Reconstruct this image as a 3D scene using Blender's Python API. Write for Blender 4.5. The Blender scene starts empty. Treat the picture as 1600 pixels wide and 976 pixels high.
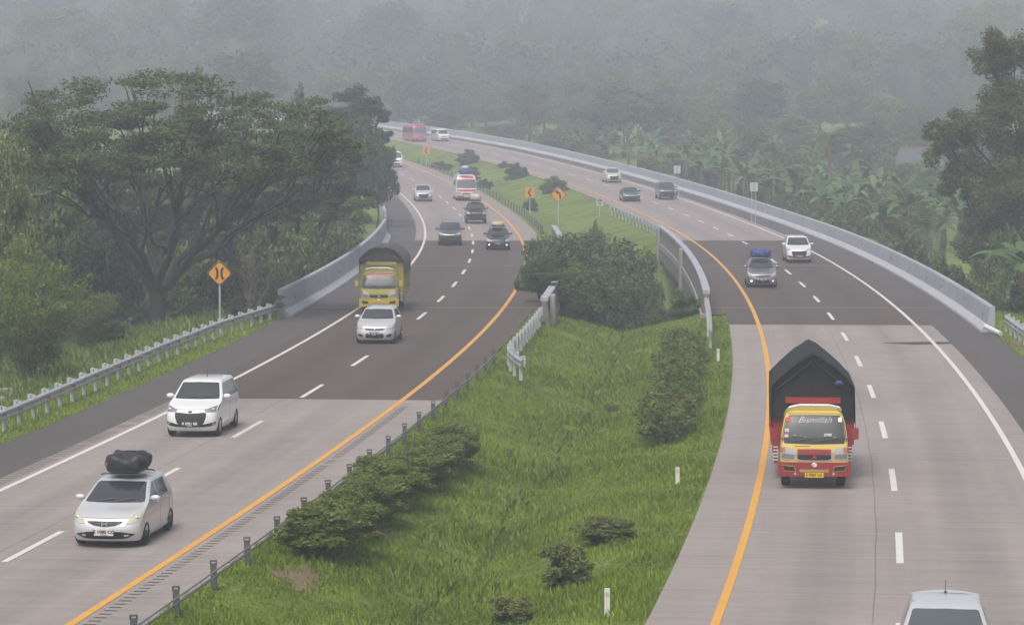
import bpy, math, random
import numpy as np
from mathutils import Vector, Matrix

sc = bpy.context.scene
COL = sc.collection
R = math.radians
rng = np.random.default_rng(7)
random.seed(7)

# ------------------------------------------------------------------ camera
FPX = 4750.0                      # focal length in photo pixels (1600 wide)
CAMH = 10.5
PITCH = math.atan(328 / FPX)
cam = bpy.data.cameras.new('camera')
cam.sensor_width = 36.0
cam.lens = 36.0 * FPX / 1600.0
cam.clip_start = 0.5
cam.clip_end = 6000.0
camo = bpy.data.objects.new('camera', cam)
COL.objects.link(camo)
camo.location = (0, 0, CAMH)
camo.rotation_euler = (math.pi / 2 - PITCH, 0, 0)
sc.camera = camo

# ------------------------------------------------------------------ light
SUN_EL, SUN_AZ = R(58), R(200)
world = bpy.data.worlds.new('World')
sc.world = world
world.use_nodes = True
wn = world.node_tree
bg = wn.nodes['Background']
sky = wn.nodes.new('ShaderNodeTexSky')
sky.sky_type = 'NISHITA'
sky.sun_disc = False
sky.sun_elevation = SUN_EL
sky.sun_rotation = SUN_AZ
sky.air_density = 1.0
sky.dust_density = 6.0
sky.ozone_density = 1.0
hs = wn.nodes.new('ShaderNodeHueSaturation')      # overcast: the blue of the sky is mostly washed out
hs.inputs['Saturation'].default_value = 0.5
wn.links.new(sky.outputs[0], hs.inputs['Color'])
wn.links.new(hs.outputs[0], bg.inputs[0])
bg.inputs[1].default_value = 0.13
sl = bpy.data.lights.new('sun', 'SUN')
sl.energy = 1.5
sl.angle = R(18)
sl.color = (1.0, 0.95, 0.88)
so = bpy.data.objects.new('sun', sl)
COL.objects.link(so)
sd = Vector((math.sin(SUN_AZ) * math.cos(SUN_EL), math.cos(SUN_AZ) * math.cos(SUN_EL), math.sin(SUN_EL)))
so.rotation_euler = sd.to_track_quat('Z', 'Y').to_euler()
so.location = (0, 0, 300)

sc.view_settings.view_transform = 'Standard'
sc.view_settings.look = 'None'
sc.view_settings.gamma = 1.0
sc.view_settings.use_curve_mapping = False
sc.view_settings.exposure = 0.43
HAZE_DENSITY = 0.00115
HAZE_COLOR = (0.735, 0.775, 0.90, 1)

cy = sc.cycles
cy.use_denoising = True
cy.use_adaptive_sampling = True
cy.adaptive_threshold = 0.015
cy.max_bounces = 6
cy.diffuse_bounces = 3
cy.glossy_bounces = 3
cy.transmission_bounces = 3
cy.volume_bounces = 2
cy.caustics_reflective = False
cy.caustics_refractive = False

# ------------------------------------------------------------------ materials
MATS = {}


def _new(name):
    m = bpy.data.materials.new(name)
    m.use_nodes = True
    return m, m.node_tree, m.node_tree.nodes['Principled BSDF']


def plain(name, col, rough=0.6, metal=0.0, coat=0.0, spec=0.5, emit=None, estr=0.0, noise=0.0, nscale=8.0):
    if name in MATS:
        return MATS[name]
    m, nt, b = _new(name)
    b.inputs['Roughness'].default_value = rough
    b.inputs['Metallic'].default_value = metal
    b.inputs['Coat Weight'].default_value = coat
    b.inputs['Coat Roughness'].default_value = 0.06
    b.inputs['Specular IOR Level'].default_value = spec
    b.inputs['Base Color'].default_value = (*col, 1)
    if noise:
        tc = nt.nodes.new('ShaderNodeTexCoord')
        nz = nt.nodes.new('ShaderNodeTexNoise')
        nz.inputs['Scale'].default_value = nscale
        nz.inputs['Detail'].default_value = 6
        mx = nt.nodes.new('ShaderNodeMix')
        mx.data_type = 'RGBA'
        mx.inputs[6].default_value = (*[c * (1 - noise) for c in col], 1)
        mx.inputs[7].default_value = (*[min(1, c * (1 + noise * .6)) for c in col], 1)
        nt.links.new(tc.outputs['Object'], nz.inputs['Vector'])
        nt.links.new(nz.outputs['Fac'], mx.inputs[0])
        nt.links.new(mx.outputs[2], b.inputs['Base Color'])
    if emit:
        b.inputs['Emission Color'].default_value = (*emit, 1)
        b.inputs['Emission Strength'].default_value = estr
    MATS[name] = m
    return m


def ramp(nt, stops):
    r = nt.nodes.new('ShaderNodeValToRGB')
    while len(r.color_ramp.elements) < len(stops):
        r.color_ramp.elements.new(0.5)
    for e, (p, c) in zip(r.color_ramp.elements, stops):
        e.position = p
        e.color = (*c, 1)
    return r


def foliage(name, dark, mid, light, accent=None, accent_amt=0.0, scale=0.9, trans=0.25, isl=.55):
    """Leaf material: clump-sized noise, a value of its own per leaf and per plant."""
    if name in MATS:
        return MATS[name]
    dark, mid, light = [tuple(v * g for v, g in zip(c, (1.28, 1.25, 1.15))) for c in (dark, mid, light)]
    m, nt, b = _new(name)
    geo = nt.nodes.new('ShaderNodeNewGeometry')
    tc = nt.nodes.new('ShaderNodeTexCoord')
    oi = nt.nodes.new('ShaderNodeObjectInfo')
    nz = nt.nodes.new('ShaderNodeTexNoise')
    nz.inputs['Scale'].default_value = scale
    nz.inputs['Detail'].default_value = 2
    nt.links.new(tc.outputs['Object'], nz.inputs['Vector'])

    def mth(op, a, bb):
        n = nt.nodes.new('ShaderNodeMath')
        n.operation = op
        for i, v in enumerate((a, bb)):
            if isinstance(v, (int, float)):
                n.inputs[i].default_value = v
            else:
                nt.links.new(v, n.inputs[i])
        return n.outputs[0]
    v = mth('MULTIPLY', geo.outputs['Random Per Island'], isl)
    v = mth('ADD', v, mth('MULTIPLY', nz.outputs['Fac'], 1.0 - isl))
    v = mth('ADD', v, mth('MULTIPLY', oi.outputs['Random'], 0.16))
    v = mth('SUBTRACT', v, 0.08)
    rp = ramp(nt, [(0.12, dark), (0.5, mid), (0.92, light)])
    nt.links.new(v, rp.inputs[0])
    outc = rp.outputs[0]
    if accent:
        gt = mth('LESS_THAN', mth('FRACT', mth('MULTIPLY', geo.outputs['Random Per Island'], 37.3), 0.0), accent_amt)
        mx = nt.nodes.new('ShaderNodeMix')
        mx.data_type = 'RGBA'
        nt.links.new(gt, mx.inputs[0])
        nt.links.new(outc, mx.inputs[6])
        mx.inputs[7].default_value = (*accent, 1)
        outc = mx.outputs[2]
    nt.links.new(outc, b.inputs['Base Color'])
    b.inputs['Roughness'].default_value = 0.55
    b.inputs['Specular IOR Level'].default_value = 0.25
    tr = nt.nodes.new('ShaderNodeBsdfTranslucent')
    nt.links.new(outc, tr.inputs[0])
    ms = nt.nodes.new('ShaderNodeMixShader')
    ms.inputs[0].default_value = trans
    out = nt.nodes['Material Output']
    nt.links.new(b.outputs[0], ms.inputs[1])
    nt.links.new(tr.outputs[0], ms.inputs[2])
    nt.links.new(ms.outputs[0], out.inputs[0])
    MATS[name] = m
    return m


def road_mat(name, base, var, joints=True, tint=None):
    """Road surface in metres (UV: u across, v along): broom streaks, wheel-path wear, slab joints, cracks."""
    m, nt, b = _new(name)
    N, Lk = nt.nodes, nt.links
    uv = N.new('ShaderNodeUVMap')
    sep = N.new('ShaderNodeSeparateXYZ')
    Lk.new(uv.outputs[0], sep.inputs[0])

    def mth(op, a, bb=0.0, c=None):
        n = N.new('ShaderNodeMath')
        n.operation = op
        for i, v in enumerate((a, bb) if c is None else (a, bb, c)):
            if isinstance(v, (int, float)):
                n.inputs[i].default_value = v
            else:
                Lk.new(v, n.inputs[i])
        return n.outputs[0]

    def noise(sx, sy, scale, detail=4, rough=0.6):
        cx = N.new('ShaderNodeCombineXYZ')
        Lk.new(mth('MULTIPLY', sep.outputs[0], sx), cx.inputs[0])
        Lk.new(mth('MULTIPLY', sep.outputs[1], sy), cx.inputs[1])
        n = N.new('ShaderNodeTexNoise')
        n.inputs['Scale'].default_value = scale
        n.inputs['Detail'].default_value = detail
        n.inputs['Roughness'].default_value = rough
        Lk.new(cx.outputs[0], n.inputs['Vector'])
        return n.outputs['Fac']
    big = noise(1, .35, 0.22, 5)
    streak = noise(.35, 3.2, 0.9, 5, .7)      # bands across the lane
    fine = noise(1, 1, 14, 3, .8)
    along = noise(2.2, .05, 0.8, 3)           # tyre tracks along the lane
    val = mth('ADD', mth('MULTIPLY', mth('SUBTRACT', big, .5), 1.1 * var), 1.0)
    val = mth('ADD', val, mth('MULTIPLY', mth('SUBTRACT', streak, .5), 1.7 * var))
    val = mth('ADD', val, mth('MULTIPLY', mth('SUBTRACT', fine, .5), .8 * var))
    val = mth('ADD', val, mth('MULTIPLY', mth('SUBTRACT', along, .5), .8 * var))
    # oil-darkened lane middles at u = +-1.85
    lane = mth('ABSOLUTE', mth('SUBTRACT', mth('ABSOLUTE', sep.outputs[0]), 1.85))
    oil = mth('MULTIPLY', mth('SUBTRACT', 1.0, mth('MINIMUM', mth('DIVIDE', lane, 0.9), 1.0)), mth('MULTIPLY', big, .30))
    val = mth('SUBTRACT', val, oil)
    if joints:
        jv = mth('ABSOLUTE', mth('SUBTRACT', mth('FRACT', mth('DIVIDE', sep.outputs[1], 5.0)), .5))
        jl = mth('GREATER_THAN', mth('ADD', mth('MULTIPLY', fine, .002), jv), .4965)
        wob = mth('MULTIPLY', mth('SUBTRACT', noise(0.01, .22, 1.0, 4), .5), .13)
        ju = mth('ABSOLUTE', mth('ADD', mth('ADD', sep.outputs[0], .55), wob))
        lu = mth('LESS_THAN', ju, .017)
        val = mth('SUBTRACT', val, mth('MULTIPLY', jl, .30))
        val = mth('SUBTRACT', val, mth('MULTIPLY', lu, .34))
    mx = N.new('ShaderNodeMix')
    mx.data_type = 'RGBA'
    mx.blend_type = 'MIX'
    Lk.new(noise(.6, .2, .35, 4), mx.inputs[0])
    mx.inputs[6].default_value = (*base, 1)
    mx.inputs[7].default_value = (*(tint or base), 1)
    vm = N.new('ShaderNodeVectorMath')
    vm.operation = 'SCALE'
    Lk.new(mx.outputs[2], vm.inputs[0])
    Lk.new(val, vm.inputs[3])
    Lk.new(vm.outputs[0], b.inputs['Base Color'])
    b.inputs['Roughness'].default_value = 0.78
    b.inputs['Specular IOR Level'].default_value = 0.35
    bp = N.new('ShaderNodeBump')
    bp.inputs['Strength'].default_value = 0.25
    bp.inputs['Distance'].default_value = 0.01
    Lk.new(fine, bp.inputs['Height'])
    Lk.new(bp.outputs[0], b.inputs['Normal'])
    MATS[name] = m
    return m


CONC = road_mat('road_concrete', (0.272, 0.236, 0.217), 0.40, True, (0.235, 0.209, 0.198))
CONC_FAR = road_mat('road_concrete_far', (0.255, 0.213, 0.202), 0.32, True, (0.235, 0.202, 0.192))
ASPH = road_mat('road_asphalt', (0.070, 0.053, 0.044), 0.34, False, (0.090, 0.070, 0.059))
SHLD = road_mat('shoulder_asphalt', (0.070, 0.063, 0.060), 0.28, False, (0.090, 0.080, 0.074))
WHITE = plain('white_road_paint', (0.62, 0.60, 0.57), .6, noise=.30, nscale=5)
YELLOW = plain('yellow_road_paint', (0.62, 0.31, 0.04), .6, noise=.24, nscale=4)


def ground_material():
    m, nt, b = _new('grass_ground')
    N, Lk = nt.nodes, nt.links
    tc = N.new('ShaderNodeTexCoord')

    def nz(s, d=5, r=.6):
        n = N.new('ShaderNodeTexNoise')
        n.inputs['Scale'].default_value = s
        n.inputs['Detail'].default_value = d
        n.inputs['Roughness'].default_value = r
        Lk.new(tc.outputs['Object'], n.inputs['Vector'])
        return n.outputs['Fac']
    r1 = ramp(nt, [(.3, (.085, .115, .026)), (.5, (.145, .205, .038)), (.72, (.20, .26, .06))])
    r2 = ramp(nt, [(.3, (.5, .55, .5)), (.7, (1.25, 1.2, 1.1))])
    Lk.new(nz(.35), r1.inputs[0])
    Lk.new(nz(5, 6, .75), r2.inputs[0])
    mx = N.new('ShaderNodeMix')
    mx.data_type = 'RGBA'
    mx.blend_type = 'MULTIPLY'
    mx.inputs[0].default_value = 1
    Lk.new(r1.outputs[0], mx.inputs[6])
    Lk.new(r2.outputs[0], mx.inputs[7])
    Lk.new(mx.outputs[2], b.inputs['Base Color'])
    b.inputs['Roughness'].default_value = .9
    b.inputs['Specular IOR Level'].default_value = .1
    bp = N.new('ShaderNodeBump')
    bp.inputs['Strength'].default_value = .9
    bp.inputs['Distance'].default_value = .15
    Lk.new(nz(3, 6, .7), bp.inputs['Height'])
    Lk.new(bp.outputs[0], b.inputs['Normal'])
    return m


GROUND = ground_material()
BARRIER = plain('barrier_paint', (0.335, 0.345, 0.38), .75, noise=.30, nscale=.5)
BARRIER_TOE = plain('barrier_toe', (0.40, 0.41, 0.435), .8, noise=.2, nscale=1.3)
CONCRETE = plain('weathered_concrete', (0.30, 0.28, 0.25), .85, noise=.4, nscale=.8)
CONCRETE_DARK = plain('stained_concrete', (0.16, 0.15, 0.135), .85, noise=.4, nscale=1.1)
STEEL = plain('galvanised_steel', (0.50, 0.52, 0.54), .42, .55, noise=.15, nscale=5)
POSTC = plain('post_grey', (0.40, 0.41, 0.42), .6, noise=.15, nscale=6)
POSTD = plain('post_dark', (0.075, 0.078, 0.085), .6, noise=.2, nscale=8)
RAILD = plain('rail_dark', (0.16, 0.155, 0.15), .6, noise=.2, nscale=3)
RED = plain('reflector_red', (0.45, 0.02, 0.025), .3)
BLACK = plain('black_plastic', (0.012, 0.012, 0.014), .45)
SIGNY = plain('sign_orange', (0.60, 0.265, 0.014), .5)
SIGNK = plain('sign_black', (0.012, 0.011, 0.010), .5)
SIGNW = plain('sign_white', (0.42, 0.42, 0.42), .5)
WPOST = plain('white_post', (0.62, 0.62, 0.60), .6, noise=.15, nscale=9)
BARK = plain('bark', (0.028, 0.023, 0.019), .9, noise=.45, nscale=3)
BARKL = plain('bark_pale', (0.17, 0.145, 0.115), .9, noise=.35, nscale=3)

# ------------------------------------------------------------------ helpers


class MB:
    """Collects vertices and faces; build() links them as one mesh object."""

    def __init__(s):
        s.v, s.f, s.uv = [], [], None

    def add(s, vs, fs):
        o = len(s.v)
        s.v += [tuple(p) for p in vs]
        s.f += [tuple(i + o for i in q) for q in fs]

    def box(s, c, d, rz=0.0, taper=1.0, rx=0.0):
        x, y, z = d[0] / 2, d[1] / 2, d[2] / 2
        vs = [(-x, -y, -z), (x, -y, -z), (x, y, -z), (-x, y, -z), (-x * taper, -y * taper, z), (x * taper, -y * taper, z), (x * taper, y * taper, z), (-x * taper, y * taper, z)]
        cr_, sr = math.cos(rx), math.sin(rx)
        ca, sa = math.cos(rz), math.sin(rz)
        o = []
        for a, b_, e in vs:
            b_, e = b_ * cr_ - e * sr, b_ * sr + e * cr_
            o.append((c[0] + a * ca - b_ * sa, c[1] + a * sa + b_ * ca, c[2] + e))
        s.add(o, [(0, 3, 2, 1), (4, 5, 6, 7), (0, 1, 5, 4), (1, 2, 6, 5), (2, 3, 7, 6), (3, 0, 4, 7)])

    def tube(s, pts, rad, n=8, caps=True):
        pts = [Vector(p) for p in pts]
        if isinstance(rad, (int, float)):
            rad = [rad] * len(pts)
        rings = []
        t0 = (pts[1] - pts[0]).normalized()
        up = Vector((0, 0, 1)) if abs(t0.z) < .9 else Vector((1, 0, 0))
        a = t0.cross(up).normalized()
        for i, p in enumerate(pts):
            t = (pts[min(i + 1, len(pts) - 1)] - pts[max(i - 1, 0)]).normalized()
            a = (a - t * a.dot(t)).normalized()
            b_ = t.cross(a)
            rings.append([p + (a * math.cos(k * math.tau / n) + b_ * math.sin(k * math.tau / n)) * rad[i] for k in range(n)])
        vs = [q for r in rings for q in r]
        fs = []
        for i in range(len(pts) - 1):
            for k in range(n):
                k2 = (k + 1) % n
                fs.append((i * n + k, i * n + k2, (i + 1) * n + k2, (i + 1) * n + k))
        if caps:
            fs.append(tuple(range(n - 1, -1, -1)))
            fs.append(tuple((len(pts) - 1) * n + k for k in range(n)))
        s.add(vs, fs)

    def cyl(s, c, r, h, axis='z', n=20, r2=None):
        r2 = r if r2 is None else r2
        d = {'x': Vector((1, 0, 0)), 'y': Vector((0, 1, 0)), 'z': Vector((0, 0, 1))}[axis]
        c = Vector(c)
        s.tube([c - d * h / 2, c + d * h / 2], [r, r2], n)

    def prism(s, poly, y0, y1):
        """Polygon in (x, z), extruded along y."""
        n = len(poly)
        vs = [(x, y0, z) for x, z in poly] + [(x, y1, z) for x, z in poly]
        s.add(vs, [tuple(range(n)), tuple(range(2 * n - 1, n - 1, -1))] + [(i, n + i, n + (i + 1) % n, (i + 1) % n) for i in range(n)])

    def ellipsoid(s, c, r, nu=16, nv=10, jitter=0.0, power=1.0):
        vs, fs = [], []
        for j in range(nv + 1):
            ph = -math.pi / 2 + math.pi * j / nv
            for i in range(nu):
                th = math.tau * i / nu
                k = 1 + (random.random() - .5) * jitter
                cp, sp = math.cos(ph), math.sin(ph)
                e = lambda w: math.copysign(abs(w) ** power, w)
                vs.append((c[0] + r[0] * e(cp) * e(math.cos(th)) * k, c[1] + r[1] * e(cp) * e(math.sin(th)) * k, c[2] + r[2] * e(sp) * k))
        for j in range(nv):
            for i in range(nu):
                i2 = (i + 1) % nu
                fs.append((j * nu + i, j * nu + i2, (j + 1) * nu + i2, (j + 1) * nu + i))
        s.add(vs, fs)

    def build(s, name, mat, parent=None, smooth=False, loc=None, sharp=None):
        me = bpy.data.meshes.new(name)
        me.from_pydata(s.v, [], s.f)
        me.validate()
        if mat:
            me.materials.append(mat)
        if smooth:
            me.polygons.foreach_set('use_smooth', [True] * len(me.polygons))
            if sharp:
                me.set_sharp_from_angle(angle=R(sharp))
        me.update()
        return link(name, me, parent, loc)


def link(name, me, parent=None, loc=None):
    o = bpy.data.objects.new(name, me)
    COL.objects.link(o)
    if parent is not None:
        o.parent = parent
    if loc is not None:
        o.location = loc
    return o


def np_obj(name, V, F, mat, parent=None, smooth=False):
    V = np.asarray(V, np.float32)
    F = np.asarray(F, np.int32)
    me = bpy.data.meshes.new(name)
    me.vertices.add(len(V))
    me.vertices.foreach_set('co', V.ravel())
    k = F.shape[1]
    me.loops.add(F.size)
    me.loops.foreach_set('vertex_index', F.ravel())
    me.polygons.add(len(F))
    me.polygons.foreach_set('loop_start', np.arange(len(F), dtype=np.int32) * k)
    me.polygons.foreach_set('loop_total', np.full(len(F), k, np.int32))
    if smooth:
        me.polygons.foreach_set('use_smooth', np.ones(len(F), bool))
    me.update(calc_edges=True)
    me.materials.append(mat)
    return link(name, me, parent)


def tag(o, label=None, cat=None, group=None, kind=None):
    if label:
        o['label'] = label
    if cat:
        o['category'] = cat
    if group:
        o['group'] = group
    if kind:
        o['kind'] = kind
    return o


def thing(name, label, cat, loc=(0, 0, 0), rz=0.0, group=None):
    o = bpy.data.objects.new(name, None)
    COL.objects.link(o)
    o.empty_display_size = .3
    o.location = loc
    o.rotation_euler = (0, 0, rz)
    return tag(o, label, cat, group)


def dup(root, loc, rz, scale, label, group=None):
    r = root.copy()
    COL.objects.link(r)
    r.location = loc
    r.rotation_euler = (0, 0, rz)
    r.scale = scale
    r['label'] = label
    if group:
        r['group'] = group
    elif 'group' in r:
        del r['group']
    for ch in list(root.children):
        c = ch.copy()
        COL.objects.link(c)
        c.parent = r
        for g in ch.children:
            d = g.copy()
            COL.objects.link(d)
            d.parent = c
    return r


# ------------------------------------------------------------------ road geometry (all in metres)
CL = [-7.0606, -9.1437, -0.563, -22.4667, -13.4976, -4.7769]
CR = [0.9922, -4.1603, -7.9176, -25.8323, -11.8944, 16.0137]
YMAX = 590.0


def hz(Y):
    Y = np.asarray(Y, float)
    d = np.clip(Y - 240, 0, 170)
    return 1.0e-4 * d ** 2 + np.clip(Y - 410, 0, 120) * .034 + np.clip(Y - 530, 0, 1e9) * .01


def cx(c, Y):
    Y = np.asarray(Y, float)
    Yc = np.clip(Y, 20, 560)
    sl_ = np.polyval(np.polyder(c), (560 - 280) / 240) / 240
    return np.polyval(c, (Yc - 280) / 240) + np.clip(Y - 560, 0, YMAX - 560) * sl_


def slope(c, Y):
    return float((cx(c, Y + .5) - cx(c, Y - .5)))


def on(c, Y, off):
    """Point at lateral offset off (metres, square to the road) from the lane-line of carriageway c, at station Y."""
    s_ = slope(c, Y)
    n = math.hypot(1, s_)
    Y2 = Y - off * s_ / n
    return float(cx(c, Y)) + off / n, Y2, float(hz(Y))


def ray(px, py):
    a, b_ = (px - 800) / FPX, (488 - py) / FPX
    return np.array([a, math.cos(PITCH) + b_ * math.sin(PITCH), -math.sin(PITCH) + b_ * math.cos(PITCH)])


def hit(px, py, dz=0.0):
    """Where the sight line through photo pixel (px, py) meets the road surface (+dz)."""
    d = ray(px, py)
    t = np.linspace(40, 1000, 6000)
    g = CAMH + t * d[2] - hz(t * d[1]) - dz
    i = int(np.argmax(g < 0))
    tt = t[i - 1] + (t[i] - t[i - 1]) * g[i - 1] / (g[i - 1] - g[i])
    return tt * d[0], tt * d[1], float(hz(tt * d[1])) + dz


def at(px, py, Y):
    d = ray(px, py)
    t = Y / d[1]
    return t * d[0], Y, CAMH + t * d[2]


def smooth01(a, b_, x):
    t = np.clip((np.asarray(x, float) - a) / (b_ - a), 0, 1)
    return t * t * (3 - 2 * t)


def valley(Y):
    return smooth01(153, 166, Y) * (1 - smooth01(216, 234, Y))


_ph = rng.uniform(0, 6.28, 16)


def wob(x, y, s=1.0):
    return (np.sin(x * .13 * s + _ph[0]) * np.cos(y * .11 * s + _ph[1]) + .6 * np.sin(x * .31 * s + y * .17 * s + _ph[2]) + .4 * np.cos(x * .57 * s - y * .43 * s + _ph[3])) / 2


def terrain_z(x, Y):
    """Height of the natural ground (not the pavement) at (x, Y)."""
    x = np.asarray(x, float)
    Y = np.asarray(Y, float)
    l0, l1 = cx(CL, Y) - 6.75, cx(CL, Y) + 5.2
    r0, r1 = cx(CR, Y) - 5.1, cx(CR, Y) + 6.85
    h = hz(Y) - .03
    dl = np.clip(l0 - x, 0, None)
    dr = np.clip(x - r1, 0, None)
    out = np.maximum(dl, dr)
    z = h - 2.0 * smooth01(1.2, 16, out) + wob(x, Y) * .5 * smooth01(3, 15, out)
    u = np.clip((x - l1) / np.maximum(r0 - l1, .1), 0, 1)
    ditch = np.minimum(1.35, .11 * (r0 - l1)) * np.clip(1 - np.abs(u - .46) / np.where(u < .46, .46, .54), 0, 1) ** 1.1
    z = z - np.where((x > l1) & (x < r0), ditch - wob(x, Y, 5) * .1 * np.sin(np.pi * u), 0)
    fade = 1 - smooth01(60, 160, out)
    z = z - 6.5 * valley(Y) * fade
    hill = np.clip(Y - 585, 0, None) * .054 + 8 * smooth01(650, 1100, Y) * (.5 + .5 * np.sin(x * .011 + 1.0))
    z = z + hill + wob(x * .25, Y * .25) * 3 * smooth01(560, 700, Y)
    return z


def gz(x, Y):
    return float(terrain_z(x, Y))


def frange(a, b_, st):
    n = max(1, int(round((b_ - a) / st)))
    return [a + (b_ - a) * i / n for i in range(n + 1)]


# ------------------------------------------------------------------ ground sheet
def build_ground():
    rows = frange(15, 150, 1.5) + frange(151, 240, 1.0) + frange(243, 420, 4) + frange(426, 600, 6) + frange(612, 1940, 16)
    rows = sorted(set(rows))
    lo = [-420, -240, -150, -95, -62, -42, -28, -19, -13, -9, -6, -4, -2.6, -1.5, -.7]
    V, C = [], None
    for Y in rows:
        l, r = float(cx(CL, Y)), float(cx(CR, Y))
        xs = [l - 6.75 + d for d in lo] + [l - 6.75, l - 6.4, l + 4.8, l + 5.2]
        a, b_ = l + 5.2, r - 5.1
        xs += [a + (b_ - a) * i / 17 for i in range(1, 17)]
        xs += [r - 5.1, r - 4.7, r + 6.5, r + 6.85] + [r + 6.85 - d for d in reversed(lo)]
        xs = np.array(xs)
        z = terrain_z(xs, Y)
        nl = len(lo)
        if Y < 596:
            for i in (nl + 1, nl + 2, nl + 4 + 16 + 1, nl + 4 + 16 + 2):
                z[i] -= .38
        C = len(xs)
        V += list(zip(xs, [Y] * C, z))
    F = []
    for i in range(len(rows) - 1):
        for j in range(C - 1):
            a = i * C + j
            F.append((a, a + 1, a + C + 1, a + C))
    o = np_obj('ground', V, F, GROUND, smooth=True)
    tag(o, kind='structure')


build_ground()


def strip(name, c, o0, o1, y0, y1, dz, mat, n=1, step=2.5, skirt=0.0):
    """Sheet along a carriageway between lateral offsets o0..o1, UV in metres."""
    ys = frange(y0, y1, step)
    V, F, UV = [], [], []
    arc, last = y0, None
    for Y in ys:
        p = on(c, Y, 0)
        if last:
            arc += math.dist(p[:2], last[:2])
        last = p
        for k in range(n + 1):
            o = o0 + (o1 - o0) * k / n
            x, yy, _ = on(c, Y, o)
            V.append((x, yy, float(hz(yy)) + dz))
            UV.append((o, arc))
    for i in range(len(ys) - 1):
        for k in range(n):
            a = i * (n + 1) + k
            F.append((a, a + 1, a + n + 2, a + n + 1))
    o = np_obj(name, V, F, mat)
    me = o.data
    ul = me.uv_layers.new(name='UVMap')
    idx = np.empty(len(me.loops), np.int32)
    me.loops.foreach_get('vertex_index', idx)
    ul.data.foreach_set('uv', np.array(UV, np.float32)[idx].ravel())
    tag(o, kind='structure')
    return o


Y0 = 22
for c, sh0, sh1, cn0, cn1, brk, in0 in ((CL, -6.75, -4.45, -4.45, 5.2, 107.5, 6.05), (CR, 6.85, 4.45, 4.45, -5.1, 143.5, -5.95)):
    a, b_ = min(cn0, cn1), max(cn0, cn1)
    strip('road', c, a, b_, Y0, brk, 0.0, CONC, 4)
    # darker asphalt over the bridge and its approaches
    ys0 = brk
    strip('road', c, a, b_, brk, 150.5, 0.004, ASPH, 4)
    strip('road', c, min(a, in0), max(b_, in0), 150.5, 231.5, 0.004, ASPH, 4)
    strip('road', c, a, b_, 231.5, YMAX, 0.0, CONC_FAR, 4, 4)
    strip('shoulder', c, min(sh0, sh1), max(sh0, sh1), Y0, YMAX, -0.004, SHLD, 2)
    s = 1 if c is CL else -1
    # edge lines: yellow on the median side, white on the outer side
    strip('edge_line', c, *sorted((s * 3.61, s * 3.80)), Y0, YMAX, .010, YELLOW)
    strip('edge_line', c, *sorted((-s * 3.62, -s * 3.79)), Y0, YMAX, .010, WHITE)


def along_positions(c, y0, y1, step):
    """Stations Y at equal arc steps along a carriageway."""
    out, Y = [], y0
    while Y < y1:
        out.append(Y)
        Y += step / math.hypot(1, slope(c, Y))
    return out


def dashes(c, first):
    m = MB()
    back = along_positions(c, first, YMAX - 6, 13.05)
    Y = first
    while Y > 30:
        Y -= 13.05 / math.hypot(1, slope(c, Y))
        back.insert(0, Y)
    for Y in back:
        seg = [on(c, Y + d, 0) for d in (-2.5, -1.25, 0, 1.25, 2.5)]
        vs = []
        for x, yy, _ in seg:
            z = float(hz(yy)) + .010
            vs += [(x - .085, yy, z), (x + .085, yy, z)]
        m.add(vs, [(2 * i, 2 * i + 1, 2 * i + 3, 2 * i + 2) for i in range(4)])
    tag(m.build('lane_line', WHITE), kind='structure')


dashes(CL, hit(52, 853)[1])
dashes(CR, hit(1408, 855)[1])

# rumble strips: dark grooves beside the edge lines
GROOVE = plain('rumble_groove', (0.07, 0.062, 0.058), .9)
for c, o0, o1, ye in ((CL, -4.42, -3.98, 107), (CL, 3.95, 4.22, 106), (CR, -4.25, -3.98, 60)):
    m = MB()
    for Y in along_positions(c, 45, ye, .42):
        if random.random() < .08:
            continue
        (x0, y0, _), (x1, y1, _) = on(c, Y, o0), on(c, Y, o1)
        w = .055
        z = float(hz(Y)) + .006
        m.add([(x0, y0 - w, z), (x1, y1 - w, z), (x1, y1 + w, z), (x0, y0 + w, z)], [(0, 1, 2, 3)])
    tag(m.build('rumble_strip', GROOVE), kind='structure')

# expansion joints of the bridges and a tar streak
JOINT = plain('joint_pale', (0.27, 0.255, 0.25), .8)
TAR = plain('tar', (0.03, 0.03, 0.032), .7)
for c, a, b_ in ((CL, -6.3, 5.9), (CR, -5.8, 6.3)):
    for Yj in (155.5, 195.5, 231.5):
        m = MB()
        (x0, y0, z0), (x1, y1, z1) = on(c, Yj, a), on(c, Yj, b_)
        ym = (y0 + y1) / 2
        w = .11
        m.add([(x0, ym - w, z0 + .016), (x1, ym - w, z0 + .016), (x1, ym + w, z0 + .016), (x0, ym + w, z0 + .016)], [(0, 1, 2, 3)])
        tag(m.build('bridge_joint', JOINT), kind='structure')
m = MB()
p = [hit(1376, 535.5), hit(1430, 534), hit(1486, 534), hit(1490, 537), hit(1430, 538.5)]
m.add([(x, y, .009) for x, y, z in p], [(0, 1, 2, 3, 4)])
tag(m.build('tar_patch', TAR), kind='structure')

# ------------------------------------------------------------------ bridges
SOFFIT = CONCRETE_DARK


def sweep(m, c, ys, prof, closed=True, base=0.0):
    """Sweep a cross-section [(offset, z)] along carriageway c."""
    n = len(prof)
    vs = []
    for Y in ys:
        for o, z in prof:
            x, yy, _ = on(c, Y, o)
            vs.append((x, yy, float(hz(yy)) + z + base))
    fs = []
    for i in range(len(ys) - 1):
        for k in range(n if closed else n - 1):
            k2 = (k + 1) % n
            fs.append((i * n + k, (i + 1) * n + k, (i + 1) * n + k2, i * n + k2))
    if closed:
        fs.append(tuple(range(n)))
        fs.append(tuple((len(ys) - 1) * n + k for k in range(n - 1, -1, -1)))
    m.add(vs, fs)


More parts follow.
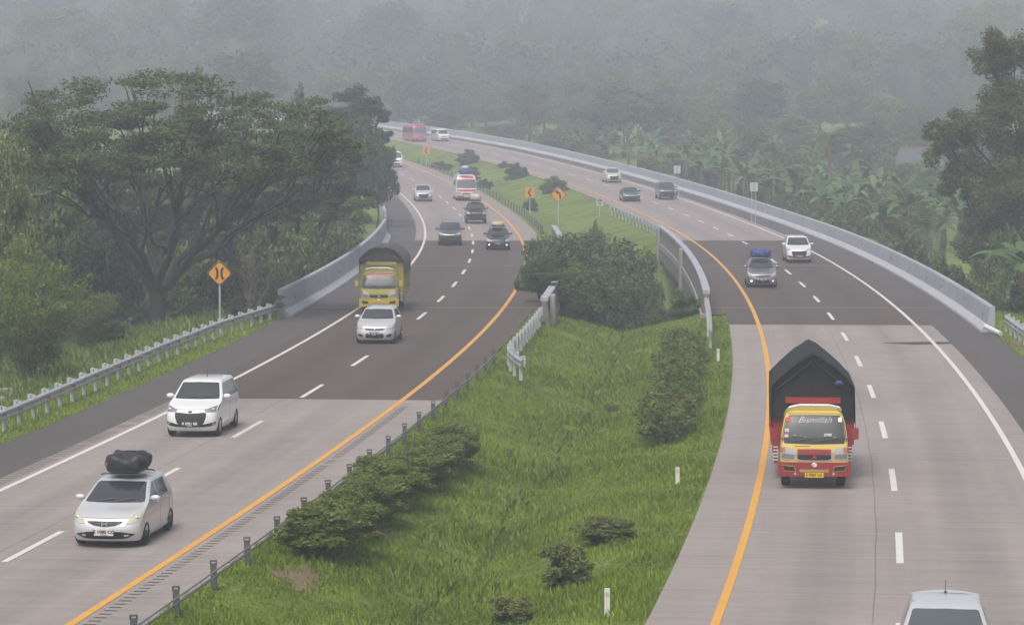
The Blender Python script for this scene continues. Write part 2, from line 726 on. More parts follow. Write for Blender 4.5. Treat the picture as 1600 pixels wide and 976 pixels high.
for c, o0, o1, lab in ((CL, -7.1, 6.45, 'concrete road bridge under the carriageway beside the narrow-bridge sign'),
                       (CR, -6.4, 7.2, 'concrete road bridge with exposed girder side and pier, by the median trees')):
    t = thing('road_bridge', lab, 'bridge', on(c, 152, 0))
    ox, oy, oz = t.location
    m = MB()
    sweep(m, c, frange(151, 232, 3), [(o0, -.02), (o0, -.45), (o1, -.45), (o1, -.02)])
    d = m.build('deck', CONCRETE, t)
    d.location = (-ox, -oy, -oz)
    m = MB()
    for k in range(5):
        o = o0 + .35 + (o1 - o0 - .9) * k / 4
        for ya, yb in ((152, 195), (196, 231)):
            sweep(m, c, frange(ya, yb, 3), [(o, -.452), (o, -1.9), (o + .5, -1.9), (o + .5, -.452)])
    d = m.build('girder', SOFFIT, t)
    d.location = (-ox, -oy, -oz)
    for yp in (152.5, 195.5, 231):
        m = MB()
        x, yy, z = on(c, yp, (o0 + o1) / 2)
        a = -math.atan(slope(c, yp))
        wd = o1 - o0 - .4
        m.box((x - ox, yy - oy, z - 2.3 - oz), (wd, 1.3, .8), a)
        for k in (-1, 1):
            m.box((x + k * wd * .36 * math.cos(a) - ox, yy + k * wd * .36 * math.sin(a) - oy, z - 6.2 - oz), (1.7, 1.2, 7.0), a)
        m.build('pier', CONCRETE, t)


def jersey(name, c, side, off, y0, y1, label, hgt=1.12, cat='barrier', step=4):
    """Concrete safety barrier, its sloping toe towards the road; side=+1 means the road lies towards smaller offsets."""
    t = thing(name, label, cat, on(c, y0, off))
    ox, oy, oz = t.location
    s = side
    ys = frange(y0, y1, step)
    m = MB()
    sweep(m, c, ys, [(off + s * .30, .36), (off + s * .42, hgt - .06), (off + s * .46, hgt), (off + s * .66, hgt), (off + s * .66, -.3), (off + s * .30, -.3)])
    d = m.build('wall', BARRIER, t)
    d.location = (-ox, -oy, -oz)
    m = MB()
    sweep(m, c, ys, [(off, -.05), (off + s * .02, .10), (off + s * .297, .36), (off + s * .297, -.05)])
    d = m.build('toe', BARRIER_TOE, t)
    d.location = (-ox, -oy, -oz)
    return t


bl = jersey('concrete_barrier', CL, -1, -6.35, 148.5, 238, 'grey sloped concrete barrier curving along the bridge behind the yellow truck', 1.35)
br = jersey('concrete_barrier', CR, 1, 6.35, 139.5, 588, 'long grey sloped concrete barrier sweeping along the banana plants', 1.15)
# drain stains and a red reflector on the barriers
for t, c, s, off, ys, hgt in ((bl, CL, -1, -6.35, (153, 157, 160, 168, 176, 183, 187, 205, 212, 228), .62), (br, CR, 1, 6.35, (142, 147.5, 150, 163, 171, 181, 192, 197, 210, 222, 231, 246, 262), .62)):
    ox, oy, oz = t.location
    for Y in ys:
        m = MB()
        x, yy, z = on(c, Y, off + s * (.30 + .12 * (hgt - .36) / .7))
        m.box((x - ox, yy - oy, z + hgt + random.uniform(-.08, .1) - oz), (.03, .24, .10), -math.atan(slope(c, Y)))
        m.build('drain_hole', BLACK, t)
x, yy, z = on(CR, 151.5, 6.35 + .36)
m = MB()
m.box((x - br.location.x, yy - br.location.y, .72 - br.location.z), (.04, .26, .16))
m.build('reflector', RED, br)
# far barrier / kerb rail on the outer left bend
t = thing('concrete_barrier', 'pale low barrier running on beyond the bridge under the dark tree', 'barrier', on(CL, 240, -6.9))
m = MB()
sweep(m, CL, frange(241, 330, 4), [(-7.0, -.1), (-6.9, .75), (-7.15, .75), (-7.25, -.1)])
d = m.build('wall', BARRIER, t)
d.location = (-t.location.x, -t.location.y, -t.location.z)

# parapets on the median side of the bridges
for c, s, off, y0, y1, lab in ((CR, -1, -5.95, 151.5, 233, 'weathered concrete parapet with grey coping on the curved bridge edge'),
                              (CL, 1, 6.05, 146.5, 233, 'pale concrete parapet end half hidden by the median trees')):
    t = thing('bridge_parapet', lab, 'parapet', on(c, y0, off))
    ox, oy, oz = t.location
    m = MB()
    sweep(m, c, frange(y0, y1, 2.5), [(off, -.02), (off, .95), (off + s * .25, .95), (off + s * .42, -.4), (off + s * .42, -1.25), (off + s * .2, -1.25), (off + s * .2, -.02)])
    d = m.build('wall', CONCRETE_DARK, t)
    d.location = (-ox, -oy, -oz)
    m = MB()
    sweep(m, c, frange(y0, y1, 2.5), [(off - s * .05, .953), (off - s * .05, 1.12), (off + s * .32, 1.12), (off + s * .32, .953)])
    d = m.build('coping', BARRIER, t)
    d.location = (-ox, -oy, -oz)
    for Y in ((195.5, 229.5) if c is CR else (149, 195.5)):
        x, yy, z = on(c, Y, off + s * .45)
        m = MB()
        m.box((x - ox, yy - oy, z - .25 - oz), (.22, 1.6, 2.7), -math.atan(slope(c, Y)))
        m.build('pilaster', CONCRETE, t)


# ------------------------------------------------------------------ guardrails
def guardrail(path, label, posts_step, side, reflect=True, posth=.78, group=None):
    """W-beam on posts along a list of (x, y, z) ground points. side: +1 if the road lies to the right of the path direction."""
    t = thing('guardrail', label, 'guardrail', path[0], group=group)
    O = Vector(path[0])
    P = [Vector(p) for p in path]
    # resample
    L = [0]
    for a, b_ in zip(P, P[1:]):
        L.append(L[-1] + (b_ - a).length)
    xs = np.array([p.x for p in P]); yv = np.array([p.y for p in P]); zv = np.array([p.z for p in P])
    f = lambda s_: Vector((np.interp(s_, L, xs), np.interp(s_, L, yv), np.interp(s_, L, zv)))
    prof = [(0, .40), (.085, .445), (.085, .50), (.01, .545), (.01, .585), (.085, .63), (.085, .685), (0, .73), (-.02, .73), (.06, .68), (.06, .635), (-.015, .59), (-.015, .54), (.06, .495), (.06, .45), (-.02, .40)]
    m = MB()
    n = len(prof)
    ss = frange(0, L[-1], 1.0)
    vs = []
    nrm = []
    for s_ in ss:
        d = (f(min(s_ + .4, L[-1])) - f(max(s_ - .4, 0))).normalized()
        nv = Vector((d.y, -d.x, 0)).normalized() * side
        nrm.append(nv)
        p = f(s_) - O
        vs += [p + nv * a + Vector((0, 0, z)) for a, z in prof]
    fs = []
    for i in range(len(ss) - 1):
        for k in range(n):
            k2 = (k + 1) % n
            fs.append((i * n + k, (i + 1) * n + k, (i + 1) * n + k2, i * n + k2))
    fs += [tuple(range(n)), tuple((len(ss) - 1) * n + k for k in range(n))]
    m.add(vs, fs)
    m.build('rail', STEEL, t)
    k = 0
    s_ = .3
    first = None
    while s_ < L[-1]:
        d = (f(min(s_ + .4, L[-1])) - f(max(s_ - .4, 0))).normalized()
        nv = Vector((d.y, -d.x, 0)).normalized() * side
        a = math.atan2(d.y, d.x)
        p = f(s_) - O
        if first is None:
            pm = MB()
            pm.box((0, -.06, .36), (.17, .012, .92)); pm.box((-.08, -.12, .36), (.012, .11, .92)); pm.box((.08, -.12, .36), (.012, .11, .92))
            bm_ = MB()
            bm_.box((0, 0, .64), (.34, .10, .40))
            first = pm.build('post', POSTC, t)
            blk = bm_.build('spacer', POSTC, first)
            o = first
        else:
            o = first.copy(); COL.objects.link(o); o.parent = t
            b2 = blk.copy(); COL.objects.link(b2); b2.parent = o
        o.location = p - nv * .09
        o.rotation_euler = (0, 0, a + (0 if side < 0 else math.pi) + math.pi)
        if side > 0:
            o.rotation_euler.z = a
        if reflect and k % 2 == 0:
            rm = MB()
            rm.box((p + nv * .075 + Vector((0, 0, .565))), (.11, .11, .10), a)
            rm.build('reflector', RED, t)
        k += 1
        s_ += posts_step
    return t


lp = [on(CL, Y, o) for Y, o in ((62, -7.5), (80, -7.5), (97, -7.7), (110, -8.0), (124, -8.1), (136, -7.9), (144, -7.3), (151, -6.75))]
dense = []
for Y in frange(62, 151, 3):
    o = np.interp(Y, [62, 80, 97, 110, 124, 136, 144, 151], [-7.5, -7.5, -7.7, -8.0, -8.1, -7.9, -7.3, -6.75])
    x, yy, z = on(CL, Y, float(o))
    dense.append((x, yy, z - .04))
guardrail(dense, 'steel guardrail with red reflectors along the outer shoulder, from the frame to the bridge barrier', 2.0, 1)
dense = []
for Y in frange(117, 146, 1.2):
    o = 6.05 + 1.1 * max(0, (124.5 - Y) / 7.5) ** 1.6
    x, yy, z = on(CL, Y, o)
    dense.append((x, yy, z - .08))
guardrail(dense, 'short guardrail curling into the median grass before the tree clump', 2.0, -1, False)
dense = []
for Y in frange(131, 151.5, 1.2):
    x, yy, z = on(CR, Y, -6.05)
    dense.append((x, yy, z - .08))
guardrail(dense, 'short guardrail on close posts meeting the curved bridge parapet behind the clipped hedge', 1.0, 1, False)
dense = []
for Y in frange(234, 285, 2):
    x, yy, z = on(CR, Y, -5.8 - .9 * max(0, (Y - 250) / 35))
    dense.append((x, yy, z - .08))
guardrail(dense, 'distant guardrail with close grey posts beyond the tree clump on the median', 3.0, 1, False)
dense = []
for Y in frange(100, 140.5, 3):
    x, yy, z = on(CR, Y, 7.6)
    dense.append((x, yy, z - .05))
guardrail(dense, 'guardrail stub joining the near end of the long banana-side barrier', 2.0, -1, False)

# low fence of dark posts along the median
t = thing('post_fence', 'low fence of dark posts with thin rails beside the yellow line and flowering hedge', 'fence', on(CL, 52, 5.5))
O = Vector(t.location)
ys = along_positions(CL, 52.3, 124, 3.55)
pts = []
for Y in ys:
    x, yy, z = on(CL, Y, 5.5)
    pts.append(Vector((x, yy, z - .06)) - O)
m = MB(); m.box((0, 0, .27), (.13, .10, .54)); m.box((0, 0, .60), (.15, .12, .03)); m.box((-.065, 0, .56), (.02, .09, .08)); m.box((.065, 0, .56), (.02, .09, .08))
pm0 = m.build('post', POSTD, t)
for i, p in enumerate(pts):
    o = pm0 if i == 0 else pm0.copy()
    if i:
        COL.objects.link(o); o.parent = t
    o.location = p
    o.rotation_euler = (random.uniform(-.04, .04), random.uniform(-.04, .04), 0)
for hh in (.30, .42):
    m = MB()
    m.tube([p + Vector((.085, 0, hh)) for p in pts], .022, 6)
    m.build('rail', RAILD, t)

# far continuation of the post fence beyond the bridges
t = thing('post_fence', 'faint low fence of grey posts along the far median grass near the chevron signs', 'fence', on(CL, 240, 5.6))
O = Vector(t.location)
m = MB(); m.box((0, 0, .3), (.12, .1, .7))
p0 = None
for Y in along_positions(CL, 244, 400, 4.0):
    x, yy, z = on(CL, Y, 5.7)
    if p0 is None:
        p0 = m.build('post', POSTD, t); o = p0
    else:
        o = p0.copy(); COL.objects.link(o); o.parent = t
    o.location = Vector((x, yy, z - .05)) - O
m = MB()
m.tube([Vector(on(CL, Y, 5.78)) - O + Vector((0, 0, .40)) for Y in frange(244, 400, 4)], .03, 5)
m.build('rail', RAILD, t)

# ------------------------------------------------------------------ signs, delineators, small structures


def text_mesh(name, body, size, mat, parent, loc, rot, shear=0.0, bold=0.0, extrude=.002):
    cu = bpy.data.curves.new(name, 'FONT')
    cu.body = body
    cu.size = size
    cu.align_x = 'CENTER'
    cu.align_y = 'CENTER'
    cu.shear = shear
    cu.offset = bold
    cu.extrude = extrude
    cu.resolution_u = 3
    tmp = bpy.data.objects.new('tmp', cu)
    COL.objects.link(tmp)
    dg = bpy.context.evaluated_depsgraph_get()
    me = bpy.data.meshes.new_from_object(tmp.evaluated_get(dg))
    bpy.data.objects.remove(tmp)
    bpy.data.curves.remove(cu)
    me.materials.clear()
    me.materials.append(mat)
    o = link(name, me, parent)
    o.location = loc
    o.rotation_euler = rot
    return o


FACE = (math.pi / 2, 0, 0)


def sign(name, label, px, py, Y, cat, half, shape, glyph, zbase, mat=SIGNY, two=False):
    x, yy, z = at(px, py, Y)
    t = thing(name, label, cat, (x, Y, zbase))
    hh = z - zbase
    m = MB()
    if two:
        m.tube([(-half * .5, .06, -.3), (-half * .5, .06, hh + half)], .03, 8); m.tube([(half * .5, .06, -.3), (half * .5, .06, hh + half)], .03, 8)
    else:
        m.tube([(0, .06, -.3), (0, .06, hh + half * .6)], .045, 10)
    m.build('post', POSTC, t)

    def poly(s_):
        if shape == 'diamond':
            c = .12 * s_
            return [(-c, -s_ + c), (c, -s_ + c), (s_ - c, -c), (s_ - c, c), (c, s_ - c), (-c, s_ - c), (-s_ + c, c), (-s_ + c, -c)]
        w, h = s_ if isinstance(s_, tuple) else (s_, s_ * 1.12)
        return [(-w, -h), (w, -h), (w, h), (-w, h)]
    m = MB()
    m.prism([(a, b_ + hh) for a, b_ in poly(half)], 0, .02)
    plate = m.build('panel', mat, t)
    if shape == 'diamond':
        m = MB()
        o_, i_ = poly(half * .98), poly(half * .90)
        n = len(o_)
        m.add([(a, -.004, b_ + hh) for a, b_ in o_] + [(a, -.004, b_ + hh) for a, b_ in i_], [(k, (k + 1) % n, n + (k + 1) % n, n + k) for k in range(n)])
        m.build('border', SIGNK, plate)
    m = MB()
    for pl in glyph:
        m.prism([(a * half, b_ * half + hh) for a, b_ in pl], -.009, -.003)
    if glyph:
        m.build('symbol', SIGNK, plate)
    return t, plate, hh


def ribbon(pts, w):
    out_l, out_r = [], []
    for i, (a, b_) in enumerate(pts):
        p0, p1 = pts[max(i - 1, 0)], pts[min(i + 1, len(pts) - 1)]
        dx, dy = p1[0] - p0[0], p1[1] - p0[1]
        n = math.hypot(dx, dy)
        out_l.append((a - dy / n * w, b_ + dx / n * w)); out_r.append((a + dy / n * w, b_ - dx / n * w))
    return [[out_l[i], out_l[i + 1], out_r[i + 1], out_r[i]] for i in range(len(pts) - 1)]


br1 = ribbon([(-.30, .44), (-.19, .30), (-.16, .1), (-.16, -.12), (-.19, -.30), (-.30, -.44)], .085)
br2 = [[(-a, b_) for a, b_ in reversed(q)] for q in br1]
x, yy, z = at(343, 427, 139)
sign('warning_sign', 'orange diamond narrow-bridge warning sign on a grey pole behind the guardrail', 343, 427, 139, 'road sign', .60, 'diamond', br1 + br2, -.35)
chev = [[(.45, .85), (.05, .85), (-.55, 0), (-.1, 0)], [(-.1, 0), (-.55, 0), (.05, -.85), (.45, -.85)]]
x, yy, z = hit(829, 331)
sign('chevron_sign', 'orange chevron sign with a black arrow beside the diamond curve sign', 828, 301, yy, 'road sign', .43, 'rect', chev, gz(x, yy))
x, yy, z = hit(872, 338)
arrow = ribbon([(.22, -.55), (.22, -.15), (.14, .12), (-.02, .25), (-.12, .28)], .10) + [[(-.08, .52), (-.46, .30), (-.06, .06)]]
sign('warning_sign', 'orange diamond curve warning sign with a bent black arrow on the median grass', 872.5, 304, yy, 'road sign', .76, 'diamond', arrow, gz(x, yy))
x, yy, z = hit(667, 252)
sign('chevron_sign', 'small far chevron sign beside the rear carriageway of the pink bus', 666, 235.5, yy, 'road sign', .46, 'rect', chev, gz(x, yy))
x, yy, z = hit(937, 330)
t, plate, hh = sign('kilometre_sign', 'small white kilometre plate on the median before the black sedan', 937, 316, yy, 'road sign', .33, 'rect', [], gz(x, yy), SIGNW)
text_mesh('lettering', 'KM\n41', .30, SIGNK, plate, (0, -.012, hh), FACE, bold=.012)
for px, py, Y, lab in ((1058, 265, 305, 'small white two-post plate behind the barrier, next to the parked-looking dark off-roader'), (1178, 292, 262, 'white two-post plate among banana leaves above the white people carrier'), (652, 187, 575, 'tiny white frame sign over the barrier above the pink bus')):
    x, yy, z = at(px, py, Y)
    bars = [[(-.06, .9), (-.06, -.9), (.06, -.9), (.06, .9)]]
    sign('roadside_plate', lab.replace('parked-looking ', ''), px, py, Y, 'road sign', (.34 if Y < 500 else .5), 'rect', bars, gz(x, Y), SIGNW, True)

for px, py, h_, lab in ((948.5, 961, .60, 'white marker post in the grass closest to the dark median bush'), (1058.5, 757, .50, 'white marker post in open grass between the clipped hedge and the truck'), (1122, 566, .52, 'white marker post at the end of the clipped hedge by the short guardrail')):
    x, yy, _ = hit(px, py, -.18)
    z = gz(x, yy)
    t = thing('marker_post', lab, 'marker post', (x, yy, z))
    m = MB(); m.box((0, 0, h_ / 2 - .05), (.12, .09, h_ + .1), 0, .94)
    m.build('body', WPOST, t)
    m = MB(); m.box((0, -.048, h_ * .8), (.07, .006, .09))
    m.build('reflector', plain('amber', (.5, .42, .35), .3), t)

# drain channel by the guardrail, culvert kerbs in the median
t = thing('drain_channel', 'mossy concrete drain kerb cut off behind the guardrail under the bamboo', 'drain', (-17.6, 112, -.6))
m = MB()
m.box((-.9, .6, .1), (3.2, .5, .8), .32); m.box((-1.9, -3.6, .15), (2.6, .55, .8), .35)
m.build('wall', CONCRETE, t)
m = MB(); m.box((-1.2, -1.4, -.25), (4.2, 3.8, .1), .33)
m.build('bed', CONCRETE_DARK, t)
for px0, px1, py, lab in ((868, 950, 489, 'low broken concrete kerb at the grass edge before the tree clump'), (996, 1014, 494, 'pale broken slab in the grass before the tree clump')):
    x0, y0, z0 = hit((px0 + px1) / 2, py, -.6)
    z0 = gz(x0, y0)
    w = (px1 - px0) / FPX * y0
    t = thing('concrete_kerb' if w > 1 else 'stone_slab', lab, 'kerb' if w > 1 else 'slab', (x0, y0, z0))
    m = MB()
    if w > 1:
        m.box((-w * .3, 0, .12), (w * .38, .3, .3), .05); m.box((w * .12, .2, .1), (w * .36, .3, .28), -.04); m.box((w * .42, -.2, .16), (w * .16, .9, .42), .1)
    else:
        m.box((0, 0, .15), (w, 1.6, .35), -.15, .85)
    m.build('block', CONCRETE, t)
x, yy, z = on(CR, 138.6, 6.75)
m = MB(); m.tube([(x - .25, yy + .1, .32), (x + .25, yy - 1.2, .08)], .11, 12)
tag(m.build('drain_pipe', WPOST, smooth=True, sharp=40), 'short white pipe lying at the near end of the long barrier', 'pipe')

# ------------------------------------------------------------------ vehicles


def pchip(xk, yk):
    xk, yk = np.array(xk, float), np.array(yk, float)
    h = np.diff(xk); d = np.diff(yk) / h
    m = np.zeros(len(xk))
    for i in range(1, len(xk) - 1):
        if d[i - 1] * d[i] > 0:
            w1, w2 = 2 * h[i] + h[i - 1], h[i] + 2 * h[i - 1]
            m[i] = (w1 + w2) / (w1 / d[i - 1] + w2 / d[i])
    m[0], m[-1] = d[0], d[-1]

    def f(x):
        x = min(max(x, xk[0]), xk[-1])
        i = min(max(int(np.searchsorted(xk, x)) - 1, 0), len(h) - 1)
        t = (x - xk[i]) / h[i]
        return float((1 + 2 * t) * (1 - t) ** 2 * yk[i] + t * (1 - t) ** 2 * h[i] * m[i] + t * t * (3 - 2 * t) * yk[i + 1] + t * t * (t - 1) * h[i] * m[i + 1])
    return f


class Shell:
    """Vehicle body as horizontal contour rings: front centre line, rear, half width and corner sweep, each a function of height.
    Local axes: front bumper at y = 0, rear at y = L, z = 0 on the road."""

    def __init__(s, L, prof, rear, wid, cf, cr, n=2.5, tp=.05):
        s.L, s.n, s.tp = L, n, tp
        s.prof = prof
        s.yf = pchip([p[1] for p in prof], [p[0] for p in prof])
        s.yr = pchip(*zip(*rear)); s.w = pchip(*zip(*wid)); s.cf = pchip(*zip(*cf)); s.cr = pchip(*zip(*cr))
        s.z0, s.z1 = prof[0][1], prof[-1][1]

    def fin(s, x, y, z):
        q = (y - s.L / 2) / (s.L / 2)
        return Vector((x * (1 - s.tp * q ** 4), y, z))

    def pt(s, z, u):
        w, yf, cf = s.w(z), s.yf(z), s.cf(z)
        t = abs(u)
        if t <= 1:
            y = yf + cf * (1 - max(0, 1 - t ** s.n) ** (1 / s.n))
            return s.fin(u * w, y, z)
        return s.fin(math.copysign(w, u), yf + cf + t - 1, z)

    def ptr(s, z, u):
        w, yr, cr_ = s.w(z), s.yr(z), s.cr(z)
        t = min(abs(u), 1)
        return s.fin(u * w, yr - cr_ * (1 - max(0, 1 - t ** s.n) ** (1 / s.n)), z)

    def body(s, nf=9, ns=16):
        zs = []
        for (ya, za), (yb, zb) in zip(s.prof, s.prof[1:]):
            k = max(1, int(math.hypot(yb - ya, zb - za) / .09))
            zs += [za + (zb - za) * i / k for i in range(k)]
        zs.append(s.z1)
        th = [math.pi / 2 * i / nf for i in range(nf + 1)]
        q = [math.sin(a) ** (2 / s.n) for a in th]
        front = [-v for v in reversed(q)] + q[1:]
        V, F = [], []
        for z in zs:
            ring = [s.pt(z, u) for u in front]
            y0, y1 = s.yf(z) + s.cf(z), s.yr(z) - s.cr(z)
            w = s.w(z)
            for i in range(1, ns):
                ring.append(s.fin(w, y0 + (y1 - y0) * i / ns, z))
            ring += [s.ptr(z, -u) for u in front]
            for i in range(ns - 1, 0, -1):
                ring.append(s.fin(-w, y0 + (y1 - y0) * i / ns, z))
            V.append(ring)
        n = len(V[0])
        m = MB()
        m.v = [tuple(p) for r in V for p in r]
        for i in range(len(V) - 1):
            for k in range(n):
                k2 = (k + 1) % n
                m.f.append((i * n + k, i * n + k2, (i + 1) * n + k2, (i + 1) * n + k))
        m.f.append(tuple(range(n - 1, -1, -1)))
        m.f.append(tuple((len(V) - 1) * n + k for k in range(n)))
        return m

    def patch(s, m, shape, off=.006, nu=14, nv=6, rear=False):
        """shape: [(u, z_lo, z_hi), ...] -> a conforming panel lying just proud of the body, with a thin rim."""
        us = [p[0] for p in shape]
        P = s.ptr if rear else s.pt
        grid = []
        for i in range(nu + 1):
            u = us[0] + (us[-1] - us[0]) * i / nu
            lo = float(np.interp(u, us, [p[1] for p in shape])); hi = float(np.interp(u, us, [p[2] for p in shape]))
            col = []
            for j in range(nv + 1):
                z = lo + (hi - lo) * j / nv
                e = 2e-3
                p = P(z, u)
                du = P(z, u + e) - P(z, u - e)
                dz = P(min(z + e, s.z1), u) - P(max(z - e, s.z0), u)
                nr = du.cross(dz)
                if nr.length < 1e-12:
                    nr = Vector((0, -1, 0))
                nr.normalize()
                if nr.dot(p - Vector((0, s.L / 2, .75))) < 0:
                    nr = -nr
                col.append((p, nr))
            grid.append(col)
        vs = [p + nr * off for c in grid for p, nr in c] + [p - nr * .02 for c in grid for p, nr in c]
        k, b_ = nv + 1, (nu + 1) * (nv + 1)
        fs = []
        flip = not rear
        for i in range(nu):
            for j in range(nv):
                a = i * k + j
                fs.append((a, a + k, a + k + 1, a + 1))
        edge = [i * k for i in range(nu + 1)] + [nu * k + j for j in range(1, k)] + [i * k + nv for i in range(nu - 1, -1, -1)] + [j for j in range(nv - 1, 0, -1)]
        for a, c in zip(edge, edge[1:] + edge[:1]):
            fs.append((c, a, a + b_, c + b_))
        m.add(vs, fs)
        return grid

    def side(s, m, z0, z1, lo, hi, sgn, off=.006, nu=8, nv=6):
        """Side panel between heights z0..z1 whose ends run lo=(y at z0, y at z1), hi likewise."""
        grid = []
        for i in range(nu + 1):
            for j in range(nv + 1):
                z = z0 + (z1 - z0) * j / nv
                a = lo[0] + (lo[1] - lo[0]) * j / nv
                b_ = hi[0] + (hi[1] - hi[0]) * j / nv
                a = max(a, s.yf(z) + s.cf(z) + .03)
                b_ = min(b_, s.yr(z) - s.cr(z) - .03)
                y = a + (b_ - a) * i / nu
                p = s.fin(s.w(z), y, z)
                grid.append(Vector((sgn * (p.x + off), p.y, p.z)))
        inn = [Vector((g.x - sgn * (off + .02), g.y, g.z)) for g in grid]
        k, n = nv + 1, len(grid)
        fs = []
        for i in range(nu):
            for j in range(nv):
                a = i * k + j
                q = (a, a + k, a + k + 1, a + 1)
                fs.append(q if sgn > 0 else q[::-1])
        edge = [i * k for i in range(nu + 1)] + [nu * k + j for j in range(1, k)] + [i * k + nv for i in range(nu - 1, -1, -1)] + [j for j in range(nv - 1, 0, -1)]
        for a, c in zip(edge, edge[1:] + edge[:1]):
            q = (c, a, a + n, c + n)
            fs.append(q if sgn > 0 else q[::-1])
        m.add(grid + inn, fs)


GLASS = plain('dark_glass', (0.026, 0.028, 0.031), .08, 0, .6, .8)
GLASS_L = plain('windscreen_glass', (0.07, 0.08, 0.083), .08, 0, .5, .7)
LENS = plain('lamp_lens', (0.42, 0.43, 0.43), .2, .25, .4)
LENS_Y = plain('aged_lamp_lens', (0.46, 0.44, 0.35), .25, .1, .4)
LENS_D = plain('dark_lamp_lens', (0.22, 0.23, 0.24), .15, .3, .6)
CHROME = plain('chrome', (0.50, 0.50, 0.51), .38, .7)
TYRE = plain('tyre_rubber', (0.018, 0.018, 0.019), .8)
ALLOY = plain('alloy', (0.42, 0.43, 0.44), .35, .7)
ALLOY_D = plain('dark_alloy', (0.05, 0.05, 0.055), .4, .5)
PLATE_W = plain('plate_white', (0.60, 0.60, 0.60), .5)
PLATE_K = plain('plate_black', (0.015, 0.015, 0.017), .5)
PLATE_Y = plain('plate_yellow', (0.75, 0.50, 0.02), .5)
INK = plain('plate_ink', (0.03, 0.03, 0.03), .5)
INKW = plain('plate_ink_white', (0.65, 0.65, 0.65), .5)
LIT = plain('lit_lamp', (0.9, 0.9, 0.9), .2, emit=(1, .97, .92), estr=5.0)
LITB = plain('lit_lamp_blue', (0.5, 0.5, 0.9), .2, emit=(.25, .22, 1.0), estr=5.0)
AMBER = plain('amber_lens', (0.42, 0.15, 0.05), .3)
REDL = plain('red_lens', (0.4, 0.02, 0.02), .2)


def paint(name, col, metal=0.0, rough=.32):
    return plain(name, col, rough, metal, .9, .5)


P_WHITE = paint('paint_white', (0.70, 0.70, 0.695))
P_SILVER = paint('paint_silver', (0.58, 0.585, 0.60), .35, .36)
P_GREYB = paint('paint_grey', (0.20, 0.20, 0.205), .4, .34)
P_DARK = paint('paint_dark_grey', (0.05, 0.052, 0.055), .3, .3)
P_BLACK = paint('paint_black', (0.016, 0.017, 0.019), .1, .25)
P_CREAM = paint('paint_cream', (0.58, 0.56, 0.50), .15)


def car_wheel(parent, x, y, r, w, rim, spokes=5):
    """Wheel centred at (x, y, r): tyre and rim as sub-parts."""
    sg = 1 if x > 0 else -1
    m = MB()
    n = 28
    prof = [(-w / 2, r * .62), (-w / 2, r * .9), (-w * .36, r), (w * .36, r), (w / 2, r * .9), (w / 2, r * .62), (w * .3, r * .60), (-w * .3, r * .60)]
    vs = [(a, b_ * math.cos(math.tau * k / n), b_ * math.sin(math.tau * k / n)) for k in range(n) for a, b_ in prof]
    P = len(prof)
    m.add(vs, [(k * P + i, k * P + (i + 1) % P, ((k + 1) % n) * P + (i + 1) % P, ((k + 1) % n) * P + i) for k in range(n) for i in range(P)])
    wheel = thing('wheel', None, None)
    wheel.parent = parent
    wheel.location = (x, y, r)
    m.build('tyre', TYRE, wheel, True, sharp=35)
    m = MB()
    m.cyl((sg * w * .18, 0, 0), r * .61, .02, 'x', 24)
    m.cyl((sg * w * .36, 0, 0), r * .14, .05, 'x', 14)
    for k in range(spokes):
        a = math.tau * k / spokes
        c, s_ = math.cos(a), math.sin(a)
        m.tube([(sg * w * .36, c * r * .1, s_ * r * .1), (sg * w * .33, c * r * .6, s_ * r * .6)], [r * .10, r * .075], 6)
    m.tube([(sg * w * .34, r * .605 * math.cos(math.tau * k / 24), r * .605 * math.sin(math.tau * k / 24)) for k in range(25)], r * .035, 6, False)
    m.build('rim', rim, wheel, True, sharp=40)
    return wheel


def cut_arches(o, cuts):
    """Boolean the wheel arches out of a body: cuts = [(y, z, radius, inner x, outer x)]."""
    cm = MB()
    for y, z, r, xi, xo in cuts:
        for sg in (-1, 1):
            cm.cyl((sg * (xi + xo) / 2, y, z), r, xo - xi, 'x', 28)
    c = cm.build('cutter', None)
    md = o.modifiers.new('arch', 'BOOLEAN')
    md.operation = 'DIFFERENCE'
    md.object = c
    md.solver = 'EXACT'
    dg = bpy.context.evaluated_depsgraph_get()
    me = bpy.data.meshes.new_from_object(o.evaluated_get(dg))
    o.modifiers.clear()
    old = o.data
    o.data = me
    bpy.data.meshes.remove(old)
    cme = c.data
    bpy.data.objects.remove(c)
    bpy.data.meshes.remove(cme)
    me.polygons.foreach_set('use_smooth', [True] * len(me.polygons))
    me.set_sharp_from_angle(angle=R(40))


